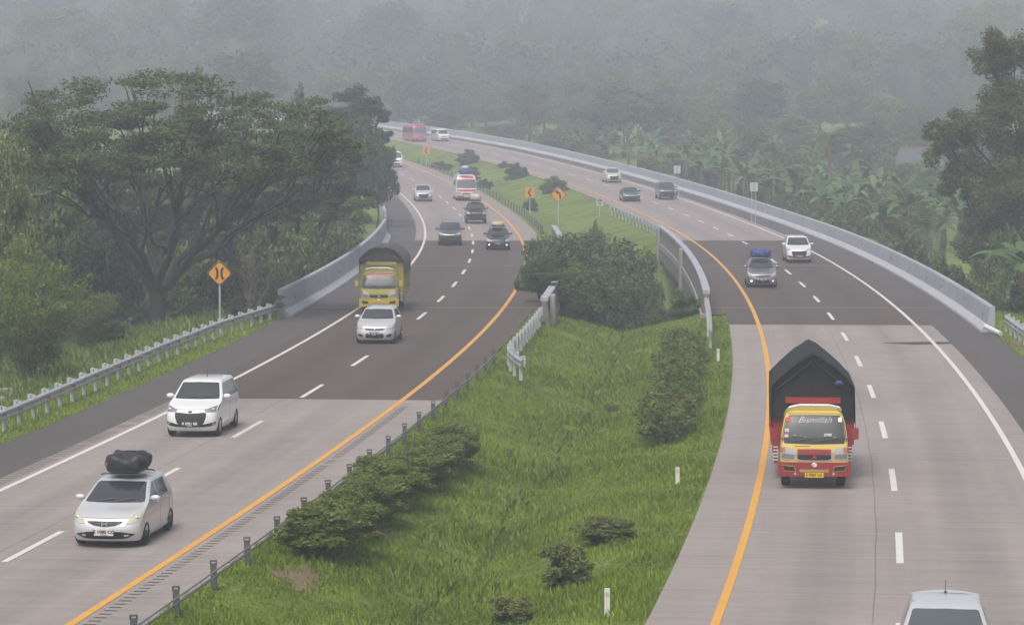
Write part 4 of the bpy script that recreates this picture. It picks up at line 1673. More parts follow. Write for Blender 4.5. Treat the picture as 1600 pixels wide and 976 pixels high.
    m.tube([(.065 * math.cos(a), -.067, .675 + .018 * math.sin(a)) for a in np.linspace(0, math.tau, 16)], .008, 6, False)
    m.build('emblem', CHROME, bp)
    m = MB(); m.box((0, -.065, .385), (.50, .02, .125)); pl = m.build('number_plate', plate, t)
    if text:
        text_mesh('lettering', text, .10, INK, pl, (0, -.077, .388), FACE, bold=.004)
    for sg in (-1, 1):
        m = MB(); m.cyl((sg * .52, -.06, .42), .035, .05, 'y', 12); m.build('fog_lamp', LENS_Y, bp)
    # wheels and chassis
    for y in (.95, 2.0 + bodyl - 1.55):
        for sg in (-1, 1):
            car_wheel(t, sg * (W - .16), y, .38, .24, ALLOY, 6)
    m = MB()
    for sg in (-1, 1):
        m.box((sg * .4, bodyl / 2 + .9, .68), (.09, bodyl + 1.4, .2))
    m.build('chassis', BLACK, t)
    # sun visor / roof deflector over the cab
    m = MB()
    pts = [(-.72, .42, 2.12), (-.66, .30, 2.20), (-.4, .26, 2.26), (.4, .26, 2.26), (.66, .30, 2.20), (.72, .42, 2.12)]
    for a, b_ in zip(pts, pts[1:]):
        m.tube([a, b_], .035, 8)
        m.tube([(a[0], a[1] + .25, a[2] - .04), (b_[0], b_[1] + .25, b_[2] - .04)], .03, 8)
    m.build('roof_visor', P_WHITE, t)
    # wooden cargo body
    y0, y1 = 1.95, 1.95 + bodyl
    hw = bodyw / 2
    m = MB()
    m.box((0, (y0 + y1) / 2, .96), (bodyw, bodyl, .16))
    bd = m.build('cargo_bed', bodym, t)
    for sg in (-1, 1):
        m = MB()
        m.box((sg * (hw - .03), (y0 + y1) / 2, (1.04 + bodyh) / 2 + .0), (.06, bodyl, bodyh - 1.04))
        for k in range(7):
            m.box((sg * (hw + .02), y0 + .1 + (bodyl - .2) * k / 6, (1.0 + bodyh) / 2), (.06, .09, bodyh - .98))
        for zz in (1.3, 1.65, 2.0):
            if zz < bodyh:
                m.box((sg * (hw + .012), (y0 + y1) / 2, zz), (.03, bodyl, .05))
        m.build('side_wall', bodym, t)
        # skirt with white and red stripes hanging under the bed
        m = MB(); m.box((sg * (hw - .08), y0 + .05, .72), (.10, .08, .50)); m.box((sg * (hw - .02), (y0 + y1) / 2, .80), (.04, bodyl * .9, .14))
        sk = m.build('mudguard', bodym, t)
        m = MB()
        for k in range(5):
            m.box((sg * (hw - .08), y0 - .0, .56 + .09 * k), (.13, .03, .035), 0)
        m.build('stripe', INKW, sk)
    m = MB(); m.box((0, y0 + .03, (1.04 + bodyh) / 2), (bodyw - .12, .06, bodyh - 1.04)); m.build('front_wall', bodym, t)
    zh = 2.25 if near else 2.40
    m = MB(); m.box((0, y0 - .24, zh), (1.52, .05, .17)); m.box((-.55, y0 - .271, zh), (.02, .012, .12)); m.box((.55, y0 - .271, zh), (.02, .012, .12)); m.box((-.6, y0 - .1, zh), (.05, .25, .05)); m.box((.6, y0 - .1, zh), (.05, .25, .05))
    m.build('header_board', bodym, t)
    # tarpaulin: ridge tent from the walls to a peak, sagging a little, with a frilled lower hem at the front
    m = MB()
    n = 14
    sec = []
    for k in range(-n, n + 1):
        a = k / n
        e = abs(a)
        if e > .86:
            x = hw + .07 + .02 * math.sin(k)
            z = bodyh * .80 + (2.62 - bodyh * .80) * (1 - (e - .86) / .14)
            x *= 1
        else:
            q = e / .86
            x = (hw + .06) * q ** .93
            z = peak - (peak - 2.62) * (q ** (1.02 if near else 1.5)) + (.05 if near else .12) * math.sin(q * math.pi)
        sec.append((math.copysign(x, a) if k else 0, z))
    ys = [y0 - .16, y0 - .10, y0 + .25] + frange(y0 + .7, y1 - .4, .5) + [y1, y1 + .08]
    vs = []
    for i, yv in enumerate(ys):
        sg_ = .05 * math.sin(i * 2.1)
        sh = 1 if i not in (0, len(ys) - 1) else .985
        for j, (x, z) in enumerate(sec):
            q = abs(x) / hw
            vs.append((x * sh, yv, z - (peak - 2.4) * (.06 if i in (0,) else 0) * (1 - q) + sg_ * .6 * (1 - q) * q * 2 + random.uniform(-.014, .014)))
    P = len(sec)
    fs = [(i * P + j, i * P + j + 1, (i + 1) * P + j + 1, (i + 1) * P + j) for i in range(len(ys) - 1) for j in range(P - 1)]
    m.add(vs, fs)
    # front gable sheet, set back a little so the rim of the roof sheet shows
    g = [(x, z) for x, z in sec if z > bodyh * .82]
    zl = 2.42 if not near else 1.72
    for yb, fl in ((y0, -1), (y1, 1)):
        vs = []
        for j, (x, z) in enumerate(g):
            zi = max(z - .04, zl + .02)
            zj = max(z - .24, zl + .02)
            vs += [(x * .99, yb + fl * .15, zi), (x * .95, yb + fl * .05, zj), (x * .955, yb + fl * (.13 + .02 * math.cos(j * 1.3)), zj * .5 + zl * .5), (x * .96, yb + fl * .10, zl)]
        fs = []
        for j in range(len(g) - 1):
            for k in range(3):
                fs.append((j * 4 + k, j * 4 + k + 1, (j + 1) * 4 + k + 1, (j + 1) * 4 + k))
        m.add(vs, fs)
    # pleats from the peak
    for sg in (-1, 1):
        m.tube([(0, y0 - .13, peak - .22), (sg * hw * .5, y0 - .15, (peak + 2.6) / 2 - .20), (sg * hw * .94, y0 - .14, 2.52)], [.02, .035, .03], 6)
    m.tube([(0, y0 - .15, peak - .24), (0.02, y0 - .15, 2.45)], .012, 5)
    m.build('tarpaulin', tarp, t, True, sharp=50)
    return t, S, ws


P_TYEL = plain('truck_yellow', (0.62, 0.46, 0.09), .38, 0, .6, noise=.08, nscale=3)
P_TRED = plain('truck_red', (0.26, 0.018, 0.022), .42, 0, .5, noise=.15, nscale=3)
P_TLIME = plain('truck_lime', (0.33, 0.305, 0.05), .42, 0, .5, noise=.1, nscale=3)
P_TORG = plain('truck_bumper_yellow', (0.50, 0.36, 0.03), .45, 0, .4, noise=.1, nscale=3)
pos, rz = place(CR, 1272, 764)
t, S, ws = truck(pos, rz + .035, 'red and yellow cargo truck under a peaked dark tarpaulin', P_TYEL, P_TRED, TARP, P_TRED, PLATE_Y, 2.2, 4.6, 1.9, 3.58, 'E 9207 UA', P_TRED, plain('truck_glass', (.035, .042, .042), .1, 0, .4, .6), True)
# lettering and stickers along the top of the windscreen
p = S.pt(1.87, 0)
tilt = math.atan2(S.yf(1.92) - S.yf(1.80), .12)
text_mesh('lettering', 'Bismillah', .26, INKW, ws, (0, p.y - .016, 1.85), (math.pi / 2 - tilt, 0, 0), shear=.5, bold=-.006)
for x, z, w, h, mt in ((-.70, 1.86, .14, .14, REDL), (.70, 1.86, .10, .13, INKW), (-.74, 1.58, .10, .09, SIGNW), (-.75, 1.50, .11, .04, REDL), (-.76, 1.43, .10, .08, SIGNW), (.37, 1.46, .20, .09, plain('green_sticker', (.2, .4, .38), .5)), (.33, 1.46, .07, .07, AMBER)):
    m = MB()
    pp = S.pt(z, x / S.w(z))
    m.box((x, pp.y - .014, z), (w, .006, h), 0, 1, -tilt)
    m.build('sticker', mt, ws)
m = MB()
for i in range(9):
    m.box((-.50 + .045 * i, S.pt(1.17, -.4).y - .012, 1.165), (.028, .006, .022))
m.build('badge', P_DARK, t)
for k in range(6):
    m = MB()
    m.ellipsoid((random.uniform(-.65, .65), S.pt(1.36, 0).y - .004, 1.40 + random.uniform(0, .05)), (random.uniform(.03, .09), .006, random.uniform(.012, .03)), 8, 5)
    m.build('dashboard_item', plain('clutter', (.25, .23, .18), .7, noise=.5, nscale=20), ws)
m = MB(); p = S.pt(1.80, -.02); m.tube([(p.x, p.y - .006, 1.80), (p.x, p.y - .01, 1.74)], .012, 6); m.ellipsoid((p.x, p.y - .014, 1.70), (.025, .01, .05), 8, 6)
m.build('pendant', plain('pendant', (.35, .2, .06), .5), ws)
m = MB(); m.ellipsoid((.72, 1.74, 2.74), (.13, .04, .06), 10, 6, .25)
m.build('patch', FABRIC_B, t)

pos, rz = place(CL, 592, 490)
t, S, ws = truck(pos, rz + .02, 'lime yellow cargo truck with a domed brown tarpaulin behind the silver hatchback', P_TLIME, P_TLIME, TARP_B, P_TORG, PLATE_Y, 2.15, 4.8, 2.35, 3.18, None, P_TLIME, GLASS_L, False)
m = MB()
p = S.pt(1.93, 0)
S.patch(m, [(-.86, 1.86, 1.93), (0, 1.88, 1.945), (.86, 1.86, 1.93)], .009, 12, 2)
m.build('visor_strip', plain('orange_strip', (.55, .08, .02), .5), ws)


# --- buses
def bus(pos, rz, label, base, band, top, near=False, load=None, scale=1.0):
    t = thing('minibus', label, 'bus', pos, rz)
    t.scale = (scale, scale, scale)
    L, W = 7.2, 1.05
    S = Shell(L, [(.10, .30), (.01, .42), (0, .62), (.01, .95), (.05, 1.2), (.12, 1.4), (.34, 2.1), (.48, 2.38), (.75, 2.58), (1.3, 2.66), (2.0, 2.68)],
              [(.30, 7.1), (.6, 7.2), (2.0, 7.1), (2.5, 6.9), (2.68, 6.4)],
              [(.30, W - .04), (.5, W), (1.3, W), (2.1, W - .06), (2.4, W - .12), (2.58, W - .25), (2.68, W - .5)],
              [(.3, .18), (1.2, .22), (2.2, .2), (2.68, .15)], [(.3, .1), (2.68, .2)], 3.0, .01)
    b = S.body(10, 16).build('body', base, t, True)
    cut_arches(b, [(1.2, .42, .47, W - .3, W + .2), (5.2, .42, .47, W - .3, W + .2)])
    m = MB(); m.box((0, L / 2, .36), (W * 2 - .6, L - 1, .2)); m.build('underbody', BLACK, t)
    for y in (1.2, 5.2):
        for sg in (-1, 1):
            car_wheel(t, sg * (W - .13), y, .40, .24, ALLOY, 6)
    m = MB(); S.patch(m, [(-.94, 1.34, 2.05), (-.86, 1.29, 2.15), (0, 1.27, 2.2), (.86, 1.29, 2.15), (.94, 1.34, 2.05)], .006, 20, 10); m.build('windscreen', GLASS_L, t, True, sharp=30)
    m = MB(); S.patch(m, [(-.80, 2.24, 2.52), (0, 2.26, 2.56), (.80, 2.24, 2.52)], .008, 14, 5); tp = m.build('destination_box', top, t, True, sharp=30)
    m = MB(); S.patch(m, [(-.3, 2.38, 2.45), (.3, 2.38, 2.45)], .012, 6, 2); m.build('route_marks', BLACK, tp)
    m = MB(); S.patch(m, [(-1.02, .98, 1.16), (0, .95, 1.14), (1.02, .98, 1.16)], .008, 18, 3); m.build('band', band, t, True, sharp=30)
    m = MB(); S.patch(m, [(-1.04, .36, .56), (0, .34, .54), (1.04, .36, .56)], .012, 18, 3); m.build('bumper', band, t, True, sharp=30)
    for sg in (-1, 1):
        sh = [(.55, .66, .88), (.8, .66, .90), (1.04, .70, .90)]
        sh = sh if sg > 0 else [(-u, a, c) for u, a, c in reversed(sh)]
        m = MB(); S.patch(m, sh, .012, 8, 4); m.build('headlight', LENS, t, True, sharp=30)
        for k in range(5):
            a = .7 + k * 1.2
            m = MB(); S.side(m, 1.38, 2.12, (a, a + .05), (a + 1.1, a + 1.1), sg, .006, 4, 3); m.build('side_window', GLASS, t, True, sharp=30)
        m = MB(); S.side(m, .9, 1.15, (.3, .3), (6.8, 6.8), sg, .005, 10, 2); m.build('side_stripe', band, t)
        m = MB(); m.ellipsoid((sg * (W + .16), .15, 1.75), (.07, .07, .17), 10, 8); m.tube([(sg * (W - .1), .35, 2.15), (sg * (W + .16), .12, 1.95)], .02, 6); m.build('mirror', BLACK, t, True)
    m = MB(); S.patch(m, [(-.42, .62, .80), (0, .60, .80), (.42, .62, .80)], .010, 10, 3); m.build('grille', LENS_D, t, True, sharp=30)
    m = MB(); p = S.pt(.45, 0); m.box((0, p.y - .03, .45), (.46, .03, .13)); m.build('number_plate', PLATE_Y, t)
    m = MB(); m.tube([(.4, p.y - .02, 1.34), (-.1, S.pt(1.42, -.1).y - .03, 1.42)], .014, 5); m.build('wiper', BLACK, t)
    return t, S


P_BRED = paint('bus_red', (0.42, 0.022, 0.03))
P_BPINK = paint('bus_pink', (0.38, 0.075, 0.22))
P_BWHITE = paint('bus_white', (0.62, 0.60, 0.60))
pos, rz = place(CL, 729, 314)
t, S = bus(pos, rz, 'white and red minibus with luggage piled on its roof', P_BWHITE, P_BRED, P_BRED)
M = Matrix.Translation(t.location) @ Matrix.Rotation(t.rotation_euler.z, 4, 'Z')
o = thing('roof_load', 'blue and white luggage heap on the roof of the white and red minibus', 'luggage', M @ Vector((0, 3.2, 2.68)), rz)
m = MB(); m.ellipsoid((0, 0, .24), (.62, 1.2, .28), 16, 8, .12, .7); m.build('lower_bundle', FABRIC_B, o, True)
m = MB(); m.ellipsoid((.05, -.1, .62), (.42, .8, .24), 16, 8, .08, .8); m.build('upper_bundle', SIGNW, o, True)
pos, rz = place(CR, 657, 222)
bus(pos, rz, 'pink and red minibus far up the bend beside the white van', P_BPINK, P_BPINK, P_BRED)

# ------------------------------------------------------------------ vegetation
F_RAIN = foliage('leaf_rain_tree', (.020, .034, .012), (.050, .078, .024), (.105, .140, .045), scale=.5)
F_DARK = foliage('leaf_dark', (.016, .034, .016), (.040, .078, .028), (.090, .140, .048), scale=.5)
F_MID = foliage('leaf_mid', (.028, .056, .016), (.075, .130, .030), (.160, .215, .055), scale=.4)
F_OLIVE = foliage('leaf_olive', (.030, .046, .016), (.074, .098, .030), (.140, .165, .056), scale=.45)
F_BAMBOO = foliage('leaf_bamboo', (.030, .055, .012), (.100, .145, .026), (.22, .25, .065), scale=.6)
F_YEL = foliage('leaf_yellowgreen', (.045, .062, .016), (.11, .13, .036), (.20, .21, .07), scale=.5)
F_BANANA = foliage('leaf_banana', (.030, .066, .028), (.066, .122, .046), (.135, .20, .08), scale=.7, trans=.3)
F_PALM = foliage('leaf_palm', (.022, .042, .018), (.052, .085, .032), (.115, .15, .06), scale=.6)
F_HEDGE = foliage('leaf_hedge', (.040, .070, .016), (.095, .145, .034), (.18, .22, .065), trans=.4, accent=(.16, .10, .035), accent_amt=.16, scale=1.3)
F_FLOWER = foliage('leaf_flowering', (.060, .095, .020), (.130, .185, .040), (.23, .275, .07), trans=.5, accent=(.22, .085, .10), accent_amt=.05, scale=1.3)
F_ORANGE = foliage('leaf_flame', (.018, .034, .014), (.045, .075, .026), (.09, .125, .045), accent=(.38, .07, .02), accent_amt=.05, scale=.4)
F_WOOD = foliage('leaf_far_wood', (.006, .018, .010), (.036, .066, .030), (.115, .145, .065), scale=.045, isl=.14)
F_GRASS = foliage('grass_blades', (.070, .110, .014), (.172, .240, .030), (.30, .365, .066), scale=.25, trans=.45, isl=.30)
F_TALL = foliage('tall_grass_blades', (.055, .09, .016), (.115, .18, .036), (.19, .26, .07), scale=.3, trans=.35)


def unit(n):
    v = rng.normal(size=(n, 3))
    return v / np.linalg.norm(v, axis=1, keepdims=True)


def leaf_quads(C, size, nrm_bias=None, elong=.5, droop=0.0, coh=0.35, spread=.7):
    """Diamond leaves at points C: size (scalar or array) is half length."""
    n = len(C)
    size = np.broadcast_to(np.asarray(size, float), (n,)) * rng.uniform(.6, 1.35, n)
    a = unit(n)
    a[:, 2] = a[:, 2] * .6 - droop
    a /= np.linalg.norm(a, axis=1, keepdims=True)
    nb = unit(n) if nrm_bias is None else nrm_bias + unit(n) * spread
    nb = nb / (np.linalg.norm(nb, axis=1, keepdims=True) + 1e-9)
    a = a - nb * (a * nb).sum(1, keepdims=True) * coh
    a /= np.linalg.norm(a, axis=1, keepdims=True) + 1e-9
    b_ = np.cross(a, nb)
    b_ /= np.linalg.norm(b_, axis=1, keepdims=True) + 1e-9
    a = a * size[:, None]
    b_ = b_ * (size * elong)[:, None]
    V = np.stack([C - a, C + b_ - a * .1, C + a, C - b_ - a * .1], 1).reshape(-1, 3)
    F = np.arange(4 * n).reshape(n, 4)
    return V, F


def cloud(c, r, n, shell=.55):
    d = unit(n)
    k = (shell + (1 - shell) * rng.random(n)) ** .8
    return np.asarray(c) + d * np.asarray(r) * k[:, None], d


class Leaves:
    def __init__(s):
        s.V, s.F, s.n = [], [], 0

    def add(s, V, F):
        s.V.append(V); s.F.append(F + s.n); s.n += len(V)

    def clump(s, c, r, n, size, shell=.5, elong=.5, droop=0.0, up=.35, coh=.35, spread=.7):
        P, d = cloud(c, r, n, shell)
        nb = d.copy(); nb[:, 2] += up
        s.add(*leaf_quads(P, size, nb, elong, droop, coh, spread))

    def build(s, name, mat, parent):
        return np_obj(name, np.concatenate(s.V), np.concatenate(s.F), mat, parent)


def bent(p0, p1, bow, k=7, wig=.03):
    p0, p1 = np.array(p0, float), np.array(p1, float)
    mid = p0 * .5 + p1 * .5 + np.array(bow)
    L = np.linalg.norm(p1 - p0)
    t = np.linspace(0, 1, k)[:, None]
    P = (1 - t) ** 2 * p0 + 2 * t * (1 - t) * mid + t ** 2 * p1
    P[1:-1] += rng.normal(size=(k - 2, 3)) * L * wig * .5
    return P


def rain_tree(label, H, Rw, base, npads, nleaf, leaf, mat=None, seed=1, squash=.32, group=None, lean=(0, 0), low=.45, limbs=8):
    global rng
    rng = np.random.default_rng(seed)
    t = thing('rain_tree', label, 'tree', base, group=group)
    m = MB()
    fork = np.array([0, 0, .13 * H])
    m.tube([(0, 0, -1.2), (0.03, 0, .05 * H), tuple(fork + np.array([0, 0, .02 * H]))], [.040 * H, .032 * H, .027 * H], 12)
    tips = []
    for i in range(limbs):
        a = math.tau * (i + rng.uniform(-.25, .25)) / limbs
        rr = Rw * rng.uniform(.50, .78)
        zt = H * rng.uniform(low, low + .22)
        end = np.array([rr * math.cos(a) + lean[0], rr * math.sin(a) + lean[1], zt])
        P = bent(fork, end, (-.02 * rr * math.cos(a), -.02 * rr * math.sin(a), .03 * H), 9, .03)
        rad = np.linspace(.0155 * H, .006 * H, 9)
        m.tube(P, rad, 8)
        tips += [P[-1], P[-3]]
        for j in (3, 4, 5, 6, 7):
            b_ = a + rng.uniform(-1.0, 1.0)
            r2 = rng.uniform(.18, .42) * Rw
            e = P[j] + np.array([r2 * math.cos(b_), r2 * math.sin(b_), rng.uniform(.10, .30) * H])
            Q = bent(P[j], e, (0, 0, .02 * H), 6, .06)
            m.tube(Q, np.linspace(rad[j] * .62, .0028 * H, 6), 6)
            tips += [Q[-1], Q[-2]]
            for k in (2, 3, 4):
                c_ = b_ + rng.uniform(-1.2, 1.2)
                r3 = rng.uniform(.10, .2) * Rw
                e2 = Q[k] + np.array([r3 * math.cos(c_), r3 * math.sin(c_), rng.uniform(.06, .16) * H])
                m.tube(bent(Q[k], e2, (0, 0, .01 * H), 4, .05), np.linspace(.0045 * H, .0018 * H, 4), 5)
                tips.append(e2)
    m.build('trunk', BARK, t, True)
    lv = Leaves()
    tips = np.array(tips)
    top = lambda x, y: H * (1 - squash * ((x - lean[0]) ** 2 + (y - lean[1]) ** 2) / Rw ** 2)
    pads = []
    for p in tips:
        zt = top(p[0], p[1])
        if p[2] > zt:
            p = np.array([p[0], p[1], zt])
        pads.append(p)
    for _ in range(npads):
        r_, a = Rw * math.sqrt(rng.random()), rng.uniform(0, math.tau)
        x, y = r_ * math.cos(a) + lean[0], r_ * math.sin(a) + lean[1]
        z = top(x, y) - rng.random() ** 1.6 * .30 * H
        pads.append(np.array([x, y, z]))
    for p in pads:
        w = rng.uniform(.10, .19) * Rw
        if p[2] < .54 * H:
            continue
        lv.clump(p, (w, w * rng.uniform(.8, 1.2), w * rng.uniform(.22, .34)), int(nleaf * rng.uniform(.6, 1.3)), leaf, .25, .42, .0, 1.3)
    lv.build('crown', mat or F_RAIN, t)
    return t


def broadleaf(name, label, cat, mat, seed, nclump=34, nleaf=150, leaf=.16, bark=None, shape=(.5, .5), z0=.18, spiky=0.0, clump=.19, droop=0.0, elong=.5, wild=.16):
    """Nominal 10 m tall, 10 m wide tree at the origin."""
    global rng
    rng = np.random.default_rng(seed)
    t = thing(name, label, cat)
    m = MB()
    P = bent((0, 0, -1.5), (rng.uniform(-.3, .3), rng.uniform(-.3, .3), 7), (0, 0, 0), 7, .04)
    m.tube(P, np.linspace(.30, .08, 7), 9)
    lv = Leaves()
    for i in range(nclump):
        d = unit(1)[0]
        k = rng.uniform(.45, 1.0)
        c = np.array([d[0] * 5 * (1 - clump) * k, d[1] * 5 * (1 - clump) * k, 10 * (z0 + (1 - z0) * .5) + d[2] * 10 * (1 - z0) * .5 * (1 - clump) * k])
        w = 5 * clump * rng.uniform(.7, 1.45)
        c += rng.normal(size=3) * wild * 2
        lv.clump(c, (w * 1.15, w * 1.15, w * .85), int(nleaf * rng.uniform(.7, 1.3)), leaf, .35, elong, droop, .6)
        if i % 3 == 0:
            m.tube(bent(P[3 + i % 3], c, (0, 0, -.3), 5, .06), np.linspace(.10, .03, 5), 5)
    m.build('trunk', bark or BARK, t, True)
    lv.build('crown', mat, t)
    return t


class Kit:
    """One built prototype of a kind; the first placement moves it, the others copy it."""

    def __init__(s, root, h=10.0, w=10.0):
        s.root, s.h, s.w, s.used = root, h, w, False

    def put(s, x, y, z, h, w, label, group=None, rz=None, depth=None):
        rz = random.uniform(0, math.tau) if rz is None else rz
        sc_ = (w / s.w, (depth or w) / s.w, h / s.h)
        if not s.used:
            s.used = True
            s.root.location = (x, y, z); s.root.rotation_euler = (0, 0, rz); s.root.scale = sc_
            s.root['label'] = label
            if group:
                s.root['group'] = group
            return s.root
        return dup(s.root, (x, y, z), rz, sc_, label, group)


def plant_px(kit, px, Y, top, wpx, label, group=None, dz=0.0, rz=None):
    x = (px - 800) / FPX * Y
    z = gz(x, Y) + dz
    zt = at(px, top, Y)[2]
    return kit.put(x, Y, z, max(zt - z, .3), wpx / FPX * Y, label, group, rz)


# --- far wood covering the hillside (nobody could count it): one mesh
rng = np.random.default_rng(21)
lv = Leaves()
N = 3400
Yw = 600 + 1150 * rng.random(N) ** 1.35
Xw = rng.uniform(-1, 1, N) * (Yw * .185 + 45)
for x, Y in zip(Xw, Yw):
    if abs(x - float(cx(CR, min(Y, 590)))) < 14 and Y < 600:
        continue
    z = gz(x, Y)
    w = rng.uniform(2.6, 7.5) if rng.random() < .8 else rng.uniform(6, 10)
    h = w * rng.uniform(.8, 1.5)
    n = int((200 if Y < 800 else (110 if Y < 1100 else 50)) * (w / 5) ** 1.3)
    a_, b_ = np.meshgrid(np.arange(9) * math.tau / 9, np.linspace(-.9, 1.5, 6))
    k_ = rng.uniform(.35, .66, a_.shape)
    Vc = np.stack([x + w * k_ * np.cos(b_) * np.cos(a_), Y + w * k_ * np.cos(b_) * np.sin(a_), z + h * .6 + h * k_ * np.sin(b_)], -1).reshape(-1, 3)
    lv.add(Vc, np.array([(r_ * 9 + c_, r_ * 9 + (c_ + 1) % 9, (r_ + 1) * 9 + (c_ + 1) % 9, (r_ + 1) * 9 + c_) for r_ in range(5) for c_ in range(9)]))
    for q_ in range(6):
        u_ = unit(1)[0] * np.array([.55 * w, .55 * w, .5 * h])
        s_ = rng.uniform(.38, .66)
        lv.clump(np.array([x, Y, z + h * .6]) + u_, (w * s_, w * s_, h * s_ * .9), n // 4, .45 if Y < 800 else (.62 if Y < 1100 else .95), .6, .65, 0, .45, .6, .55)
o = lv.build('far_wood', F_WOOD, None)
tag(o, 'hazy wood covering the whole hillside behind the motorway', 'wood', kind='stuff')

# --- prototypes
K_BROAD = [Kit(broadleaf('broadleaf_tree', '', 'tree', F_MID, 31, 60, 170, .24, z0=.04, clump=.22)), Kit(broadleaf('broadleaf_tree', '', 'tree', F_DARK, 32, 62, 170, .24, z0=.04, clump=.22)), Kit(broadleaf('broadleaf_tree', '', 'tree', F_OLIVE, 33, 56, 170, .24, z0=.04, clump=.22, wild=.25))]
K_DARKF = Kit(broadleaf('broadleaf_tree', '', 'tree', F_DARK, 37, 75, 230, .24, clump=.19, wild=.3))
F_CLUMP = foliage('leaf_clump', (.018, .040, .016), (.052, .100, .034), (.135, .20, .065), scale=.5, isl=.62)
K_CLUMP = Kit(broadleaf('leafy_tree', '', 'tree', F_CLUMP, 34, 80, 300, .25, z0=.02, clump=.25, wild=.3, elong=.4))
K_CLUMP2 = Kit(broadleaf('leafy_tree', '', 'tree', F_MID, 35, 70, 300, .25, z0=.02, clump=.25, wild=.3, elong=.4))
K_SHRUB = [Kit(broadleaf('shrub', '', 'shrub', F_DARK, 41, 44, 170, .42, z0=-.35, clump=.26, wild=.3)), Kit(broadleaf('shrub', '', 'shrub', F_MID, 42, 44, 170, .42, z0=-.35, clump=.26, wild=.3)), Kit(broadleaf('shrub', '', 'shrub', F_OLIVE, 43, 44, 170, .40, z0=-.35, clump=.26, wild=.4))]
K_UNDER = [Kit(broadleaf('bush', '', 'bush', F_DARK, 44, 60, 220, .26, z0=.02, clump=.2, wild=.45)), Kit(broadleaf('bush', '', 'bush', F_MID, 45, 60, 220, .26, z0=.02, clump=.2, wild=.45)), Kit(broadleaf('bush', '', 'bush', F_OLIVE, 46, 60, 220, .24, z0=.02, clump=.19, wild=.5))]

# --- left side ------------------------------------------------------------
xr = (243 - 800) / FPX * 150
rain_tree('huge rain tree with a forked dark trunk and wide flat canopy behind the diamond sign', 13.6, 8.4, (xr, 150, gz(xr, 150)), 70, 260, .12, seed=5, lean=(1.1, 0), low=.40, limbs=9)
x2 = (430 - 800) / FPX * 188
rain_tree('second wide rain tree, paler in the smoke behind the huge one', at(430, 132, 188)[2] - gz(x2, 188), 6.6, (x2, 188, gz(x2, 188)), 70, 300, .14, seed=9, low=.45)
x2 = (90 - 800) / FPX * 185
rain_tree('flat-topped rain tree rising at the frame edge behind the huge one', at(60, 138, 185)[2] - gz(x2, 185), 7.4, (x2, 185, gz(x2, 185)), 70, 300, .14, seed=13, low=.45)
plant_px(K_DARKF, 590, 255, 205, 62, 'dark low tree beside the barrier end, just under the densest dark tree')
plant_px(K_BROAD[1], 500, 240, 190, 120, 'mid-green tree in the smoke between the rain trees and the densest dark tree')
plant_px(K_BROAD[0], 400, 215, 160, 150, 'soft green tree crown showing through the gaps of the huge rain tree')
plant_px(K_BROAD[2], 470, 230, 128, 60, 'thin olive tree top poking above the smoky canopy')
plant_px(K_BROAD[2], 300, 240, 98, 70, 'thin olive tree poking above the middle of the huge rain tree')
K_YEL = Kit(broadleaf('broadleaf_tree', '', 'tree', F_YEL, 36, 70, 260, .17, z0=.04, clump=.2, wild=.3))
plant_px(K_YEL, 15, 138, 170, 140, 'tall yellow-green tree at the frame edge above the bamboo')

# bamboo clumps
def bamboo(seed, n=36):
    global rng
    rng = np.random.default_rng(seed)
    t = thing('bamboo_clump', '', 'bamboo')
    m = MB(); lv = Leaves()
    for i in range(n):
        a, r_ = rng.uniform(0, math.tau), rng.uniform(.1, .9)
        out = rng.uniform(1.5, 4.6)
        hgt = rng.uniform(5.5, 9.8)
        P = bent((r_ * math.cos(a), r_ * math.sin(a), -.5), (r_ * math.cos(a) + out * math.cos(a), r_ * math.sin(a) + out * math.sin(a), hgt * .86), (-out * .3 * math.cos(a), -out * .3 * math.sin(a), hgt * .35), 10, .01)
        m.tube(P, np.linspace(.055, .015, 10), 5)
        for k in range(2, 10):
            c = P[k]
            lv.clump(c + rng.normal(size=3) * .25, (.9, .9, .6), 62, .20, .1, .17, .65, .2)
    m.build('stems', plain('bamboo_cane', (.10, .12, .03), .5), t, True)
    lv.build('leaves', F_BAMBOO, t)
    return Kit(t)


K_BAM = bamboo(3)
plant_px(K_BAM, 55, 117, 385, 230, 'big drooping bamboo clump beside the guardrail and drain')
plant_px(K_BAM, -20, 126, 330, 190, 'taller yellowish bamboo cut off by the frame edge')
plant_px(K_BAM, 130, 138, 440, 120, 'smaller bamboo spray between the big clump and the forked trunk')

